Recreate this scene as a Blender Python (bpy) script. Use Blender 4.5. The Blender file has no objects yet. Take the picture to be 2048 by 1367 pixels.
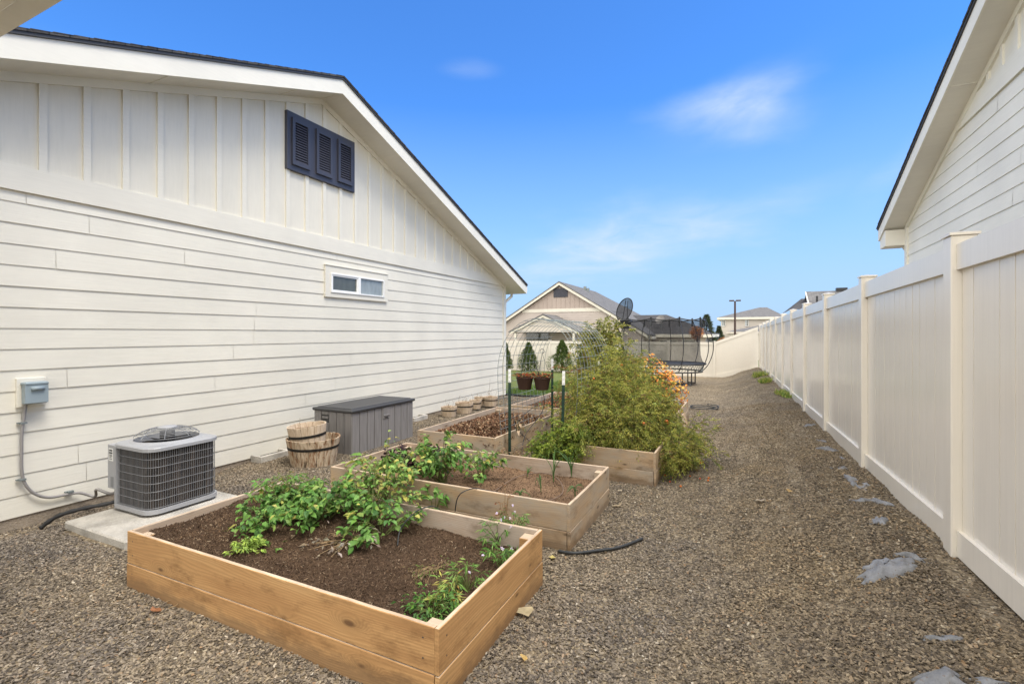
import bpy, math, random
import numpy as np
from mathutils import Vector, Matrix, noise
R = math.radians
random.seed(7)
rng = np.random.default_rng(11)
sc = bpy.context.scene
col = sc.collection
CAM_H = 1.65
PSI = math.atan(466/970.0)
SN, CS = math.sin(PSI), math.cos(PSI)

def at(px, py, Y):
    """point of the vertical plane Y = const that lies at this bearing and rise"""
    u = (px-1024)/970.0
    Z = Y/(CS+SN*u)
    return Vector((Z*(CS*u-SN), Y, CAM_H+(667-py)/970.0*Z))

# ------------------------------------------------------------------ helpers
class MB:
    def __init__(s):
        s.v = []; s.f = []; s.c = []; s.smooth = False; s.cur = (1, 1, 1)
    def quad(s, *pts):
        n = len(s.v); s.v += [tuple(p) for p in pts]; s.f.append(tuple(range(n, n+len(pts)))); s.c.append(s.cur)
    def add(s, vs, fs):
        n = len(s.v); s.v += [tuple(p) for p in vs]
        for f in fs: s.f.append(tuple(i+n for i in f)); s.c.append(s.cur)
    def box(s, x0, x1, y0, y1, z0, z1, M=None):
        vs = [Vector((x, y, z)) for z in (z0, z1) for y in (y0, y1) for x in (x0, x1)]
        if M is not None: vs = [M @ v for v in vs]
        s.add(vs, [(0,2,3,1),(4,5,7,6),(0,1,5,4),(2,6,7,3),(0,4,6,2),(1,3,7,5)])
        return s
    def bbox(s, x0, x1, y0, y1, z0, z1, b=.004, M=None):
        """box with chamfered edges"""
        vs = []
        idx = {}
        X=(x0,x1);Y=(y0,y1);Z=(z0,z1)
        for i in (0,1):
            for j in (0,1):
                for k in (0,1):
                    sx=b if i==0 else -b; sy=b if j==0 else -b; sz=b if k==0 else -b
                    idx[i,j,k,0]=len(vs); vs.append(Vector((X[i],Y[j]+sy,Z[k]+sz)))
                    idx[i,j,k,1]=len(vs); vs.append(Vector((X[i]+sx,Y[j],Z[k]+sz)))
                    idx[i,j,k,2]=len(vs); vs.append(Vector((X[i]+sx,Y[j]+sy,Z[k])))
        F=[]
        q=[(0,0),(1,0),(1,1),(0,1)]
        for i in (0,1):
            a=[idx[i,j,k,0] for j,k in q]; F.append(a if i else a[::-1])
            a=[idx[j,i,k,1] for j,k in q]; F.append(a[::-1] if i else a)
            a=[idx[j,k,i,2] for j,k in q]; F.append(a if i else a[::-1])
        for i in (0,1):
            for j in (0,1):
                F.append([idx[i,j,0,0],idx[i,j,0,1],idx[i,j,1,1],idx[i,j,1,0]])
                F.append([idx[i,0,j,0],idx[i,0,j,2],idx[i,1,j,2],idx[i,1,j,0]])
                F.append([idx[0,i,j,1],idx[0,i,j,2],idx[1,i,j,2],idx[1,i,j,1]])
        for i in (0,1):
            for j in (0,1):
                for k in (0,1): F.append([idx[i,j,k,0],idx[i,j,k,1],idx[i,j,k,2]])
        if M is not None: vs=[M@v for v in vs]
        s.add(vs,F); return s
    def prism_x(s, poly, x0, x1):
        """poly of (y,z), extruded along x"""
        n = len(poly)
        vs = [(x0, y, z) for y, z in poly]+[(x1, y, z) for y, z in poly]
        s.add(vs, [tuple(range(n))[::-1], tuple(range(n, 2*n))]+[(i, (i+1) % n, n+(i+1) % n, n+i) for i in range(n)])
        return s
    def prism_y(s, poly, y0, y1):
        n = len(poly)
        vs = [(x, y0, z) for x, z in poly]+[(x, y1, z) for x, z in poly]
        s.add(vs, [tuple(range(n)), tuple(range(n, 2*n))[::-1]]+[(i, n+i, n+(i+1) % n, (i+1) % n) for i in range(n)])
        return s
    def prism_z(s, poly, z0, z1):
        n = len(poly)
        vs = [(x, y, z0) for x, y in poly]+[(x, y, z1) for x, y in poly]
        s.add(vs, [tuple(range(n))[::-1], tuple(range(n, 2*n))]+[(i, (i+1) % n, n+(i+1) % n, n+i) for i in range(n)])
        return s
    def tube(s, pts, r, n=6, close=False):
        pts = [Vector(p) for p in pts]; m = len(pts)
        base = len(s.v); up = Vector((0, 0, 1)); prev = None
        for i, p in enumerate(pts):
            a = pts[(i-1) % m] if (i or close) else p
            b = pts[(i+1) % m] if (i < m-1 or close) else p
            d = (b-a); d = d.normalized() if d.length > 1e-9 else Vector((0, 0, 1))
            if prev is None:
                e = d.cross(up if abs(d.z) < .9 else Vector((1, 0, 0))).normalized()
            else:
                e = (prev-d*prev.dot(d)); e = e.normalized() if e.length > 1e-6 else prev
            prev = e; g = d.cross(e)
            rr = r[i] if isinstance(r, (list, tuple)) else r
            for k in range(n):
                t = 2*math.pi*k/n
                s.v.append(tuple(p+(e*math.cos(t)+g*math.sin(t))*rr))
        for i in range(m if close else m-1):
            j = (i+1) % m
            for k in range(n):
                s.f.append((base+i*n+k, base+i*n+(k+1) % n, base+j*n+(k+1) % n, base+j*n+k)); s.c.append(s.cur)
        if not close:
            s.f.append(tuple(base+k for k in range(n))[::-1]); s.c.append(s.cur)
            s.f.append(tuple(base+(m-1)*n+k for k in range(n))); s.c.append(s.cur)
        return s
    def lathe(s, prof, n=24, c=(0, 0, 0), a0=0, a1=2*math.pi):
        base = len(s.v); m = len(prof); full = abs(a1-a0-2*math.pi) < 1e-6
        k_ = n if full else n+1
        for k in range(k_):
            t = a0+(a1-a0)*k/n
            for r, z in prof: s.v.append((c[0]+r*math.cos(t), c[1]+r*math.sin(t), c[2]+z))
        for k in range(n):
            k2 = (k+1) % k_
            for i in range(m-1):
                s.f.append((base+k*m+i, base+k2*m+i, base+k2*m+i+1, base+k*m+i+1)); s.c.append(s.cur)
        return s
    def ball(s, c, r, n=8, sq=1.0):
        prof = [(max(1e-4, r*math.sin(math.pi*i/n)), -r*sq*math.cos(math.pi*i/n)) for i in range(n+1)]
        return s.lathe(prof, n+2, c)
    def build(s, name, mat, parent=None, smooth=False, origin=None):
        me = bpy.data.meshes.new(name)
        O = Vector(origin) if origin is not None else (parent_world(parent) if parent else Vector((0, 0, 0)))
        ox, oy, oz = O
        me.from_pydata([(x-ox, y-oy, z-oz) for x, y, z in s.v], [], s.f)
        if any(c != (1, 1, 1) for c in s.c):
            at_ = me.color_attributes.new('tint', 'FLOAT_COLOR', 'CORNER')
            arr = np.ones((len(me.loops), 4), dtype=np.float32)
            lens = np.array([len(f) for f in s.f]); arr[:, :3] = np.repeat(np.array(s.c, dtype=np.float32), lens, axis=0)
            at_.data.foreach_set('color', arr.ravel())
        me.materials.append(mat)
        if smooth: me.polygons.foreach_set('use_smooth', [True]*len(me.polygons))
        o = bpy.data.objects.new(name, me); col.objects.link(o)
        if parent is not None:
            o.parent = parent
            o.location = O-parent_world(parent)
        else: o.location = O
        return o

def parent_world(o):
    p = Vector((0, 0, 0))
    while o is not None: p = p+o.location; o = o.parent
    return p

def tag(o, label=None, cat=None, group=None, kind=None):
    if label: o['label'] = label
    if cat: o['category'] = cat
    if group: o['group'] = group
    if kind: o['kind'] = kind
    return o
def empty(name, loc, label=None, cat=None, group=None):
    o = bpy.data.objects.new(name, None); col.objects.link(o); o.location = loc; o.empty_display_size = .1
    return tag(o, label, cat, group)
def copy_tree(o, parent=None):
    c = o.copy(); col.objects.link(c)
    if parent is not None: c.parent = parent
    for ch in [x for x in list(col.objects) if x.parent == o]: copy_tree(ch, c)
    return c

# ------------------------------------------------------------------ materials
def newmat(name, rough=.6, spec=.5, base=(.5, .5, .5), metal=0):
    m = bpy.data.materials.new(name); m.use_nodes = True
    b = m.node_tree.nodes['Principled BSDF']
    b.inputs['Base Color'].default_value = (*base, 1); b.inputs['Roughness'].default_value = rough
    b.inputs['Specular IOR Level'].default_value = spec; b.inputs['Metallic'].default_value = metal
    return m, m.node_tree, b
class N:
    """tiny node builder"""
    def __init__(s, nt): s.nt = nt
    def n(s, t, **kw):
        x = s.nt.nodes.new(t)
        for k, v in kw.items():
            if k.startswith('i_'):
                key = k[2:]; key = int(key) if key.isdigit() else key.replace('_', ' ')
                x.inputs[key].default_value = v
            else: setattr(x, k, v)
        return x
    def l(s, a, b): s.nt.links.new(a, b)
    def coord(s, scale=(1, 1, 1), kind='Object', rnd=False):
        tc = s.n('ShaderNodeTexCoord'); mp = s.n('ShaderNodeMapping'); mp.inputs['Scale'].default_value = scale
        src = tc.outputs[kind]
        if rnd:
            oi = s.n('ShaderNodeObjectInfo'); mul = s.n('ShaderNodeMath', operation='MULTIPLY'); s.l(oi.outputs['Random'], mul.inputs[0]); mul.inputs[1].default_value = 37.0
            ad = s.n('ShaderNodeVectorMath', operation='ADD'); s.l(src, ad.inputs[0]); s.l(mul.outputs[0], ad.inputs[1]); src = ad.outputs[0]
        s.l(src, mp.inputs['Vector']); return mp.outputs[0]
    def noise(s, vec, scale, detail=4, rough=.55, dist=0):
        x = s.n('ShaderNodeTexNoise'); x.inputs['Scale'].default_value = scale; x.inputs['Detail'].default_value = detail
        x.inputs['Roughness'].default_value = rough; x.inputs['Distortion'].default_value = dist; s.l(vec, x.inputs['Vector']); return x.outputs['Fac']
    def ramp(s, fac, stops, interp='LINEAR'):
        x = s.n('ShaderNodeValToRGB'); cr = x.color_ramp; cr.interpolation = interp
        while len(cr.elements) < len(stops): cr.elements.new(.5)
        for e, (p, c) in zip(cr.elements, stops):
            e.position = p; e.color = (*c, 1) if isinstance(c, (tuple, list)) else (c, c, c, 1)
        s.l(fac, x.inputs[0]); return x.outputs[0]
    def mix(s, fac, a, b, mode='MIX'):
        x = s.n('ShaderNodeMix', data_type='RGBA', blend_type=mode)
        for sock, v in ((x.inputs[0], fac), (x.inputs[6], a), (x.inputs[7], b)):
            if hasattr(v, 'is_output'): s.l(v, sock)
            elif isinstance(v, (tuple, list)): sock.default_value = (*v, 1)
            else: sock.default_value = v
        return x.outputs[2]
    def math(s, op, a, b=0.0, clamp=False):
        x = s.n('ShaderNodeMath', operation=op, use_clamp=clamp)
        for sock, v in ((x.inputs[0], a), (x.inputs[1], b)):
            if hasattr(v, 'is_output'): s.l(v, sock)
            else: sock.default_value = v
        return x.outputs[0]
    def bump(s, h, strength, dist, bsdf, prev=None):
        x = s.n('ShaderNodeBump'); x.inputs['Strength'].default_value = strength; x.inputs['Distance'].default_value = dist
        s.l(h, x.inputs['Height'])
        if prev is not None: s.l(prev, x.inputs['Normal'])
        s.l(x.outputs[0], bsdf.inputs['Normal']); return x.outputs[0]

def mat_painted(name, base, grain_scale, var=.06, rough=.55, bump=.35, dirt=None, world=True):
    m, nt, b = newmat(name, rough); k = N(nt)
    v = k.coord(grain_scale); f = k.noise(v, 1, 5, .6, .6)
    v2 = k.coord((1, 1, 1)); f2 = k.noise(v2, 1.1, 4)
    lo = tuple(c*(1-var) for c in base); hi = tuple(min(1, c*(1+var)) for c in base)
    c = k.ramp(f2, [(.3, lo), (.7, hi)])
    fg = k.ramp(f, [(.35, .965), (.6, 1.0)])
    c = k.mix(1.0, c, fg, 'MULTIPLY')
    if dirt:
        v3 = k.coord((.8, .8, .35)); f3 = k.noise(v3, 3.5, 5, .65); d = k.ramp(f3, [(.55, 0), (.8, .35)])
        c = k.mix(d, c, dirt)
    k.l(c, b.inputs['Base Color']); k.bump(f, bump, .004, b)
    return m

M = {}
M['siding'] = mat_painted('painted_lap_siding', (.705, .672, .578), (30, 3.0, 62), dirt=(.66, .62, .52))
M['panel'] = mat_painted('painted_panel_siding', (.695, .658, .56), (30, 42, 3.2), dirt=(.64, .60, .50))
M['trim'] = mat_painted('painted_trim', (.715, .682, .59), (20, 4, 50), bump=.2)
M['fascia'] = mat_painted('painted_fascia', (.76, .73, .64), (20, 4, 50), bump=.15)
M['soffit'] = mat_painted('painted_soffit', (.72, .69, .61), (3, 18, 18), bump=.2)
M['siding_white'] = mat_painted('neighbour_siding', (.77, .74, .645), (30, 3.0, 62))
M['fence'] = mat_painted('almond_vinyl', (.765, .712, .625), (60, 60, 1.2), var=.03, rough=.20, bump=.10, dirt=(.66, .61, .53))
M['navy'] = mat_painted('navy_paint', (.05, .052, .072), (40, 40, 40), rough=.5, bump=.2)
M['louver'] = mat_painted('navy_louver', (.055, .057, .08), (40, 40, 40), rough=.6, bump=.1)
M['vinyl_white'] = newmat('white_vinyl', .3, .5, (.82, .82, .80))[0]
M['dark'] = newmat('dark_void', .8, .2, (.012, .012, .013))[0]
M['black_metal'] = newmat('black_powder_coat', .45, .5, (.018, .018, .02))[0]
M['black_plastic'] = newmat('black_plastic', .5, .4, (.022, .022, .023))[0]
M['brown_metal'] = newmat('dark_brown_pole', .5, .4, (.07, .04, .03))[0]
M['galv'] = newmat('galvanised_wire', .5, .5, (.22, .25, .25), .3)[0]
M['green_post'] = newmat('green_tpost', .45, .5, (.008, .035, .022))[0]
M['white_paint'] = newmat('white_post_paint', .5, .5, (.78, .78, .76))[0]
M['ac_grey'] = mat_painted('ac_grey_paint', (.33, .335, .35), (5, 5, 5), rough=.4, bump=.03)
M['ac_wire'] = newmat('ac_wire', .4, .5, (.19, .195, .205))[0]
M['box_grey_blue'] = mat_painted('disconnect_paint', (.27, .33, .36), (6, 6, 6), rough=.45, bump=.05, dirt=(.2, .22, .22))
M['conduit'] = newmat('grey_conduit', .5, .4, (.26, .245, .235))[0]
M['lid'] = mat_painted('box_lid', (.045, .045, .047), (8, 8, 8), rough=.55, bump=.05, dirt=(.09, .085, .08))
M['iron'] = newmat('black_hoop', .6, .3, (.02, .018, .016))[0]
M['paper'] = newmat('sticker', .6, .3, (.72, .72, .70))[0]
M['ink'] = newmat('sticker_ink', .6, .3, (.05, .05, .05))[0]
M['hose'] = newmat('poly_hose', .5, .4, (.03, .033, .035))[0]
M['drip'] = newmat('drip_line', .6, .3, (.16, .11, .08))[0]
M['window_trim'] = M['trim']

def mat_glass(name, base, rough):
    m, nt, b = newmat(name, rough, .8, base); k = N(nt)
    f = k.noise(k.coord((1, 6, 2)), 2, 3); c = k.ramp(f, [(.3, tuple(x*.75 for x in base)), (.7, base)]); k.l(c, b.inputs['Base Color']); return m
M['glass_dark'] = mat_glass('dark_glass', (.10, .105, .09), .06)
M['glass_pale'] = mat_glass('frosted_glass', (.30, .34, .35), .25)

# resin storage box
def mat_resin():
    m, nt, b = newmat('grey_resin', .5); k = N(nt)
    v = k.coord((40, 40, 2.5)); f = k.noise(v, 1, 5, .6, .4)
    c = k.ramp(f, [(.25, (.155, .145, .14)), (.75, (.26, .245, .238))]); k.l(c, b.inputs['Base Color']); k.bump(f, .35, .003, b); return m
M['resin'] = mat_resin()

# timber
def mat_wood(name, light, mid, dark, knotc, grey=None, greyamt=0.0, fresh_bottom=None):
    m, nt, b = newmat(name, .75, .25); k = N(nt)
    v = k.coord((1, 1, 1), rnd=True)
    warp = k.noise(k_scale(k, v, (.55, 3, 4)), 1.3, 3)
    # knots
    sx = k.n('ShaderNodeSeparateXYZ'); k.l(v, sx.inputs[0]); cxz = k.n('ShaderNodeCombineXYZ'); k.l(k.math('MULTIPLY', sx.outputs[0], 2.6), cxz.inputs[0]); k.l(k.math('MULTIPLY', sx.outputs[2], 6.5), cxz.inputs[1])
    vor = k.n('ShaderNodeTexVoronoi', voronoi_dimensions='2D'); vor.inputs['Scale'].default_value = 1.0; k.l(cxz.outputs[0], vor.inputs['Vector'])
    kd = vor.outputs['Distance']
    vs_ = k.n('ShaderNodeSeparateColor'); k.l(vor.outputs['Color'], vs_.inputs[0]); km = k.ramp(vs_.outputs[0], [(.60, 0), (.66, 1)]); kz = k.math('ADD', kd, k.math('MULTIPLY', vs_.outputs[1], .06))
    knot = k.math('MULTIPLY', k.ramp(kz, [(.06, 1), (.13, .0)]), k.math('MULTIPLY', km, .8))
    halo = k.math('MULTIPLY', k.ramp(kd, [(.05, 1), (.36, 0)]), km)
    gz = k.n('ShaderNodeSeparateXYZ'); k.l(v, gz.inputs[0])
    s1 = k.math('MULTIPLY', warp, 1.3)
    s2 = k.math('MULTIPLY', gz.outputs[2], 9.0)
    s3 = k.math('ADD', s1, s2)
    s4 = k.math('ADD', s3, k.math('MULTIPLY', halo, .9))
    ring = k.math('SINE', k.math('MULTIPLY', s4, 44.0))
    ring = k.math('ADD', k.math('MULTIPLY', ring, .5), .5)
    fine = k.noise(k_scale(k, v, (2.2, 120, 120)), 1, 5, .65)
    broad = k.noise(k_scale(k, v, (1.2, 8, 8)), 1, 3)
    c = k.ramp(broad, [(.25, dark), (.5, mid), (.75, light)])
    c = k.mix(k.math('MULTIPLY', ring, .48), c, tuple(x*.62 for x in mid))
    c = k.mix(k.math('MULTIPLY', fine, .5), c, tuple(x*.6 for x in dark))
    if grey:
        g = k.noise(k_scale(k, v, (1.5, 4, 4)), 1.4, 4, .65); g = k.ramp(g, [(.38, 0), (.62, greyamt)])
        c = k.mix(g, c, grey)
    st = k.noise(k_scale(k, v, (2.2, 5, 5)), 1.6, 5, .7); st = k.ramp(st, [(.53, 0), (.70, .65)])
    c = k.mix(st, c, tuple(x*.45 for x in dark))
    c = k.mix(k.math('MULTIPLY', halo, .45), c, tuple(x*.5 for x in mid))
    c = k.mix(knot, c, knotc)
    gp_ = k.n('ShaderNodeNewGeometry'); sp_ = k.n('ShaderNodeSeparateXYZ'); k.l(gp_.outputs['Position'], sp_.inputs[0]); dn = k.noise(k_scale(k, gp_.outputs['Position'], (3, 3, 7)), 2.2, 5, .7)
    dm = k.ramp(k.math('ADD', sp_.outputs[2], k.math('MULTIPLY', dn, -.17)), [(-0.0, .0), (.001, .0)]); dm = k.ramp(k.math('SUBTRACT', k.math('MULTIPLY', dn, .20), sp_.outputs[2]), [(.0, 0), (.06, .6)]); c = k.mix(dm, c, (.16, .10, .055))
    k.l(c, b.inputs['Base Color'])
    h = k.math('ADD', k.math('MULTIPLY', ring, .5), fine)
    k.bump(h, .35, .0015, b)
    return m
def k_scale(k, v, s):
    mp = k.n('ShaderNodeMapping'); mp.inputs['Scale'].default_value = s; k.l(v, mp.inputs['Vector']); return mp.outputs[0]
M['wood_fresh'] = mat_wood('fresh_pine', (.68, .43, .20), (.57, .335, .145), (.40, .21, .085), (.10, .05, .025))
M['wood_weathered'] = mat_wood('weathered_pine', (.66, .50, .32), (.56, .40, .25), (.36, .235, .13), (.09, .06, .04), (.36, .315, .255), .8)
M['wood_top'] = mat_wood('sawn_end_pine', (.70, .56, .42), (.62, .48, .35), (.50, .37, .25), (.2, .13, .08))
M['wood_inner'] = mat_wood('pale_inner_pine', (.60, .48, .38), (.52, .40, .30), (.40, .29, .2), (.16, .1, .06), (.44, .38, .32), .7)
M['barrel_wood'] = mat_wood('barrel_staves', (.62, .50, .36), (.54, .41, .27), (.40, .26, .14), (.14, .07, .03))

def mat_barrel():
    m, nt, b = newmat('split_barrel_staves', .8, .2); k = N(nt)
    v = k.coord((1, 1, 1)); f = k.noise(k_scale(k, v, (40, 40, 5)), 1, 5, .6)
    st = k.noise(k_scale(k, v, (14, 14, 3.2)), 1, 5, .7, .8); s = k.ramp(st, [(.47, 0), (.60, .9)])
    c = k.ramp(f, [(.3, (.42, .32, .21)), (.7, (.62, .51, .38))]); c = k.mix(s, c, (.20, .085, .03))
    d = k.noise(k_scale(k, v, (20, 20, 2)), 1.3, 4, .6); d = k.ramp(d, [(.58, 0), (.66, .85)]); c = k.mix(d, c, (.04, .025, .015))
    k.l(c, b.inputs['Base Color']); k.bump(f, .5, .003, b); return m
M['barrel_big'] = mat_barrel()
def mat_stave():
    m, nt, b = newmat('pale_barrel_staves', .8, .2); k = N(nt)
    v = k.coord((1, 1, 1)); f = k.noise(k_scale(k, v, (45, 45, 5)), 1, 5, .6)
    st = k.noise(k_scale(k, v, (14, 14, 4)), 1, 5, .7, .8); s = k.ramp(st, [(.58, 0), (.75, .5)])
    c = k.ramp(f, [(.3, (.46, .35, .24)), (.7, (.66, .54, .41))]); c = k.mix(s, c, (.26, .14, .06))
    k.l(c, b.inputs['Base Color']); k.bump(f, .5, .003, b); return m
M['barrel_small'] = mat_stave()

def mat_ground():
    m, nt, b = newmat('gravel_ground', .9, .15); k = N(nt)
    v = k.coord((1, 1, 1))
    vor = k.n('ShaderNodeTexVoronoi'); vor.inputs['Scale'].default_value = 52; k.l(v, vor.inputs['Vector'])
    ss = k.n('ShaderNodeSeparateColor'); k.l(vor.outputs['Color'], ss.inputs[0])
    c = k.ramp(ss.outputs[0], [(0, (.085, .073, .06)), (.35, (.19, .16, .125)), (.7, (.29, .245, .19)), (.93, (.38, .33, .26)), (1, (.52, .47, .40))])
    big = k.noise(v, .9, 4, .6); cb = k.ramp(big, [(.35, (.72, .68, .60)), (.65, (1.0, .93, .78))])
    c = k.mix(1, c, cb, 'MULTIPLY'); k.l(c, b.inputs['Base Color'])
    h = k.math('SUBTRACT', 1, vor.outputs['Distance']); k.bump(h, .9, .02, b); return m
M['ground'] = mat_ground()

def mat_random(name, stops, rough=.85, spec=.2, nscale=0):
    m, nt, b = newmat(name, rough, spec); k = N(nt)
    oi = k.n('ShaderNodeObjectInfo')
    c = k.ramp(oi.outputs['Random'], stops)
    f = k.noise(k.coord((1, 1, 1), 'Object'), 1.6, 3); c = k.mix(1, c, k.ramp(f, [(.3, .75), (.7, 1.15)]), 'MULTIPLY')
    g = k.n('ShaderNodeNewGeometry'); w = k.noise(g.outputs['Position'], .8, 4, .6); w2_ = k.n('ShaderNodeSeparateXYZ'); k.l(g.outputs['Position'], w2_.inputs[0]); w3_ = k.noise(g.outputs['Position'], 2.6, 4, .7)
    mo = k.ramp(k.math('ADD', w2_.outputs[0], k.math('MULTIPLY', w3_, 1.6)), [(.35, 0), (1.0, .55)]); c = k.mix(mo, c, k.mix(1, c, (1.10, 1.0, .80), 'MULTIPLY'))
    c = k.mix(1, c, k.ramp(w, [(.35, (.80, .79, .80)), (.65, (1.15, 1.08, .95))]), 'MULTIPLY')
    k.l(c, b.inputs['Base Color']); return m
M['chip'] = mat_random('stone_chips', [(0, (.075, .066, .058)), (.25, (.135, .116, .097)), (.5, (.198, .170, .138)), (.75, (.255, .217, .172)), (.94, (.34, .295, .235)), (.97, (.27, .18, .11)), (1, (.52, .49, .43))])
M['chip_back'] = M['chip']
M['mulch_bits'] = mat_random('mulch_fibres', [(0, (.04, .025, .017)), (.5, (.085, .054, .035)), (.82, (.13, .085, .056)), (.95, (.20, .14, .095)), (1, (.40, .33, .25))])
M['straw_bits'] = mat_random('straw_fibres', [(0, (.045, .024, .015)), (.45, (.12, .064, .038)), (.8, (.22, .12, .07)), (1, (.46, .36, .24))])

def mat_soil(name, a, bcol):
    m, nt, b = newmat(name, .95, .1); k = N(nt)
    v = k.coord((1, 1, 1)); f = k.noise(v, 55, 6, .7); g = k.noise(v, 4, 4)
    c = k.ramp(f, [(.3, a), (.7, bcol)]); c = k.mix(1, c, k.ramp(g, [(.3, .7), (.7, 1.2)]), 'MULTIPLY')
    k.l(c, b.inputs['Base Color']); k.bump(f, .8, .02, b); return m
M['soil_dark'] = mat_soil('dark_compost', (.04, .025, .016), (.115, .074, .047))
M['soil_tan'] = mat_soil('dry_tan_soil', (.10, .06, .037), (.26, .165, .10))
M['concrete'] = mat_soil('concrete_pad', (.42, .39, .34), (.55, .52, .47))
M['foundation'] = mat_soil('foundation_concrete', (.26, .21, .155), (.38, .32, .25))
M['paver'] = mat_soil('grey_paver', (.26, .26, .25), (.36, .36, .35))
M['lawn'] = mat_soil('lawn_turf', (.08, .105, .03), (.16, .18, .06))
M['far_land'] = mat_soil('far_land', (.14, .15, .08), (.26, .25, .16))

def mat_shingle(name, a, c_):
    m, nt, b = newmat(name, .9, .15); k = N(nt)
    br = k.n('ShaderNodeTexBrick'); br.inputs['Scale'].default_value = 1; br.offset = .5
    br.inputs['Color1'].default_value = (*a, 1); br.inputs['Color2'].default_value = (*c_, 1); br.inputs['Mortar'].default_value = (*[x*.5 for x in a], 1)
    br.inputs['Brick Width'].default_value = .3; br.inputs['Row Height'].default_value = .14; br.inputs['Mortar Size'].default_value = .006
    v = k.coord((1, 1, 1)); k.l(v, br.inputs['Vector'])
    n = k.noise(v, 60, 3); c = k.mix(1, br.outputs[0], k.ramp(n, [(.3, .75), (.7, 1.25)]), 'MULTIPLY'); k.l(c, b.inputs['Base Color']); return m
M['shingle'] = mat_shingle('charcoal_shingles', (.055, .053, .055), (.085, .082, .082))
M['shingle_grey'] = mat_shingle('grey_shingles', (.12, .118, .12), (.17, .165, .165))

def mat_fabric():
    m, nt, b = newmat('landscape_fabric', .8, .3); k = N(nt)
    v = k.coord((1, 1, 1)); f = k.noise(v, 14, 5, .6); c = k.ramp(f, [(.3, (.14, .143, .152)), (.7, (.27, .275, .29))])
    g = k.noise(v, 60, 3); c = k.mix(k.ramp(g, [(.60, 0), (.68, .8)]), c, (.16, .12, .09)); k.l(c, b.inputs['Base Color'])
    k.bump(f, .6, .02, b); return m
M['fabric'] = mat_fabric()

def mat_leaf(name, trans=.3, rough=.5):
    m, nt, b = newmat(name, rough, .35); k = N(nt)
    a = k.n('ShaderNodeAttribute'); a.attribute_name = 'tint'
    n = k.noise(k.coord((1, 1, 1)), 18, 3); c = k.mix(1, a.outputs['Color'], k.ramp(n, [(.3, .8), (.7, 1.2)]), 'MULTIPLY')
    k.l(c, b.inputs['Base Color'])
    t = k.n('ShaderNodeBsdfTranslucent'); k.l(c, t.inputs[0]); mx = k.n('ShaderNodeMixShader'); mx.inputs[0].default_value = trans
    k.l(b.outputs[0], mx.inputs[1]); k.l(t.outputs[0], mx.inputs[2]); k.l(mx.outputs[0], nt.nodes['Material Output'].inputs[0]); return m
M['leaf'] = mat_leaf('leaf')
M['stem'] = newmat('plant_stem', .7, .2, (.10, .12, .035))[0]
M['dry_stem'] = newmat('dry_stem', .8, .2, (.26, .18, .10))[0]
M['dark_stem'] = newmat('dark_stem', .7, .2, (.035, .03, .02))[0]
M['bark'] = newmat('bark', .9, .1, (.09, .06, .04))[0]
M['petal'] = mat_leaf('petals', .2, .6)
M['tomato_red'] = newmat('ripe_tomato', .25, .5, (.55, .07, .02))[0]
M['tomato_orange'] = newmat('orange_tomato', .25, .5, (.60, .16, .03))[0]
M['tomato_green'] = newmat('green_tomato', .3, .5, (.22, .30, .07))[0]
M['pot_brown'] = newmat('dark_brown_pot', .7, .3, (.045, .022, .014))[0]

def mat_net(name, base, opacity, scale):
    """woven net: a fine open weave on real cloth"""
    m, nt, b = newmat(name, .8, .2, base); k = N(nt)
    tr = k.n('ShaderNodeBsdfTransparent'); mx = k.n('ShaderNodeMixShader'); mx.inputs[0].default_value = opacity
    n = k.noise(k.coord((1, 1, 1)), 1.3, 3, .6); f = k.ramp(n, [(.3, opacity*.75), (.7, min(1, opacity*1.25))]); k.l(f, mx.inputs[0])
    k.l(tr.outputs[0], mx.inputs[1]); k.l(b.outputs[0], mx.inputs[2]); k.l(mx.outputs[0], nt.nodes['Material Output'].inputs[0]); return m
M['net'] = mat_net('trampoline_net', (.025, .025, .027), .46, 1)
M['net_dense'] = mat_net('hoop_cloth', (.025, .025, .027), .72, 1)
# ------------------------------------------------------------------ terrain
def interp(x, xs, ys): return float(np.interp(x, xs, ys))
ZB_Y = [-10, 0, 3, 6, 9, 13, 20, 27.3, 40]; ZB_Z = [.4, .38, .34, .28, .23, .17, .09, -.05, -.5]
def back_slope(Y):
    return -interp(Y, [-50, 8, 11, 27.5, 40, 75, 400], [0, 0, .06, .62, 1.0, 1.9, 4.0])
def xfence(Y): return 1.27-.0211*Y
def gz(X, Y):
    b = back_slope(Y); xf = xfence(Y)
    t = min(1, max(0, (X-(xf-1.85))/1.75)); t = t*t*(3-2*t)
    zb = interp(Y, ZB_Y, ZB_Z)
    if Y > 28: zb = b+(zb-b)*max(0, 1-(Y-28)/6)
    z = b+t*(zb-b)
    if X > xf: z += min(.5, .12*(X-xf))*(1 if Y < 28 else max(0, 1-(Y-28)/6))
    return z
def gzn(X, Y):
    dip = -.075*max(0, min(1, (-5.15-X)/.5))*max(0, min(1, (4.6-Y)/1.2))
    bank = max(0, min(1, (X-xfence(Y)+1.5)/.5))*max(0, min(1, (xfence(Y)-X+.25)/.4))
    return gz(X, Y)+dip+bank*.075*noise.noise(Vector((X*2.2, Y*1.1, 7)))+.018*noise.noise(Vector((X*1.3, Y*1.3, 0)))+.008*noise.noise(Vector((X*5, Y*5, 3)))
def gp(px, py, z):
    Z = (CAM_H-z)*970.0/(py-667); u = (px-1024)/970.0
    return Vector((Z*(CS*u-SN), Z*(CS+SN*u), z))
def gpt(px, py):
    """point of the terrain at this bearing and drop"""
    z = 0
    for _ in range(30): p = gp(px, py, z); z = .5*z+.5*gzn(p.x, p.y)
    p.z = gzn(p.x, p.y); return p

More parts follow.
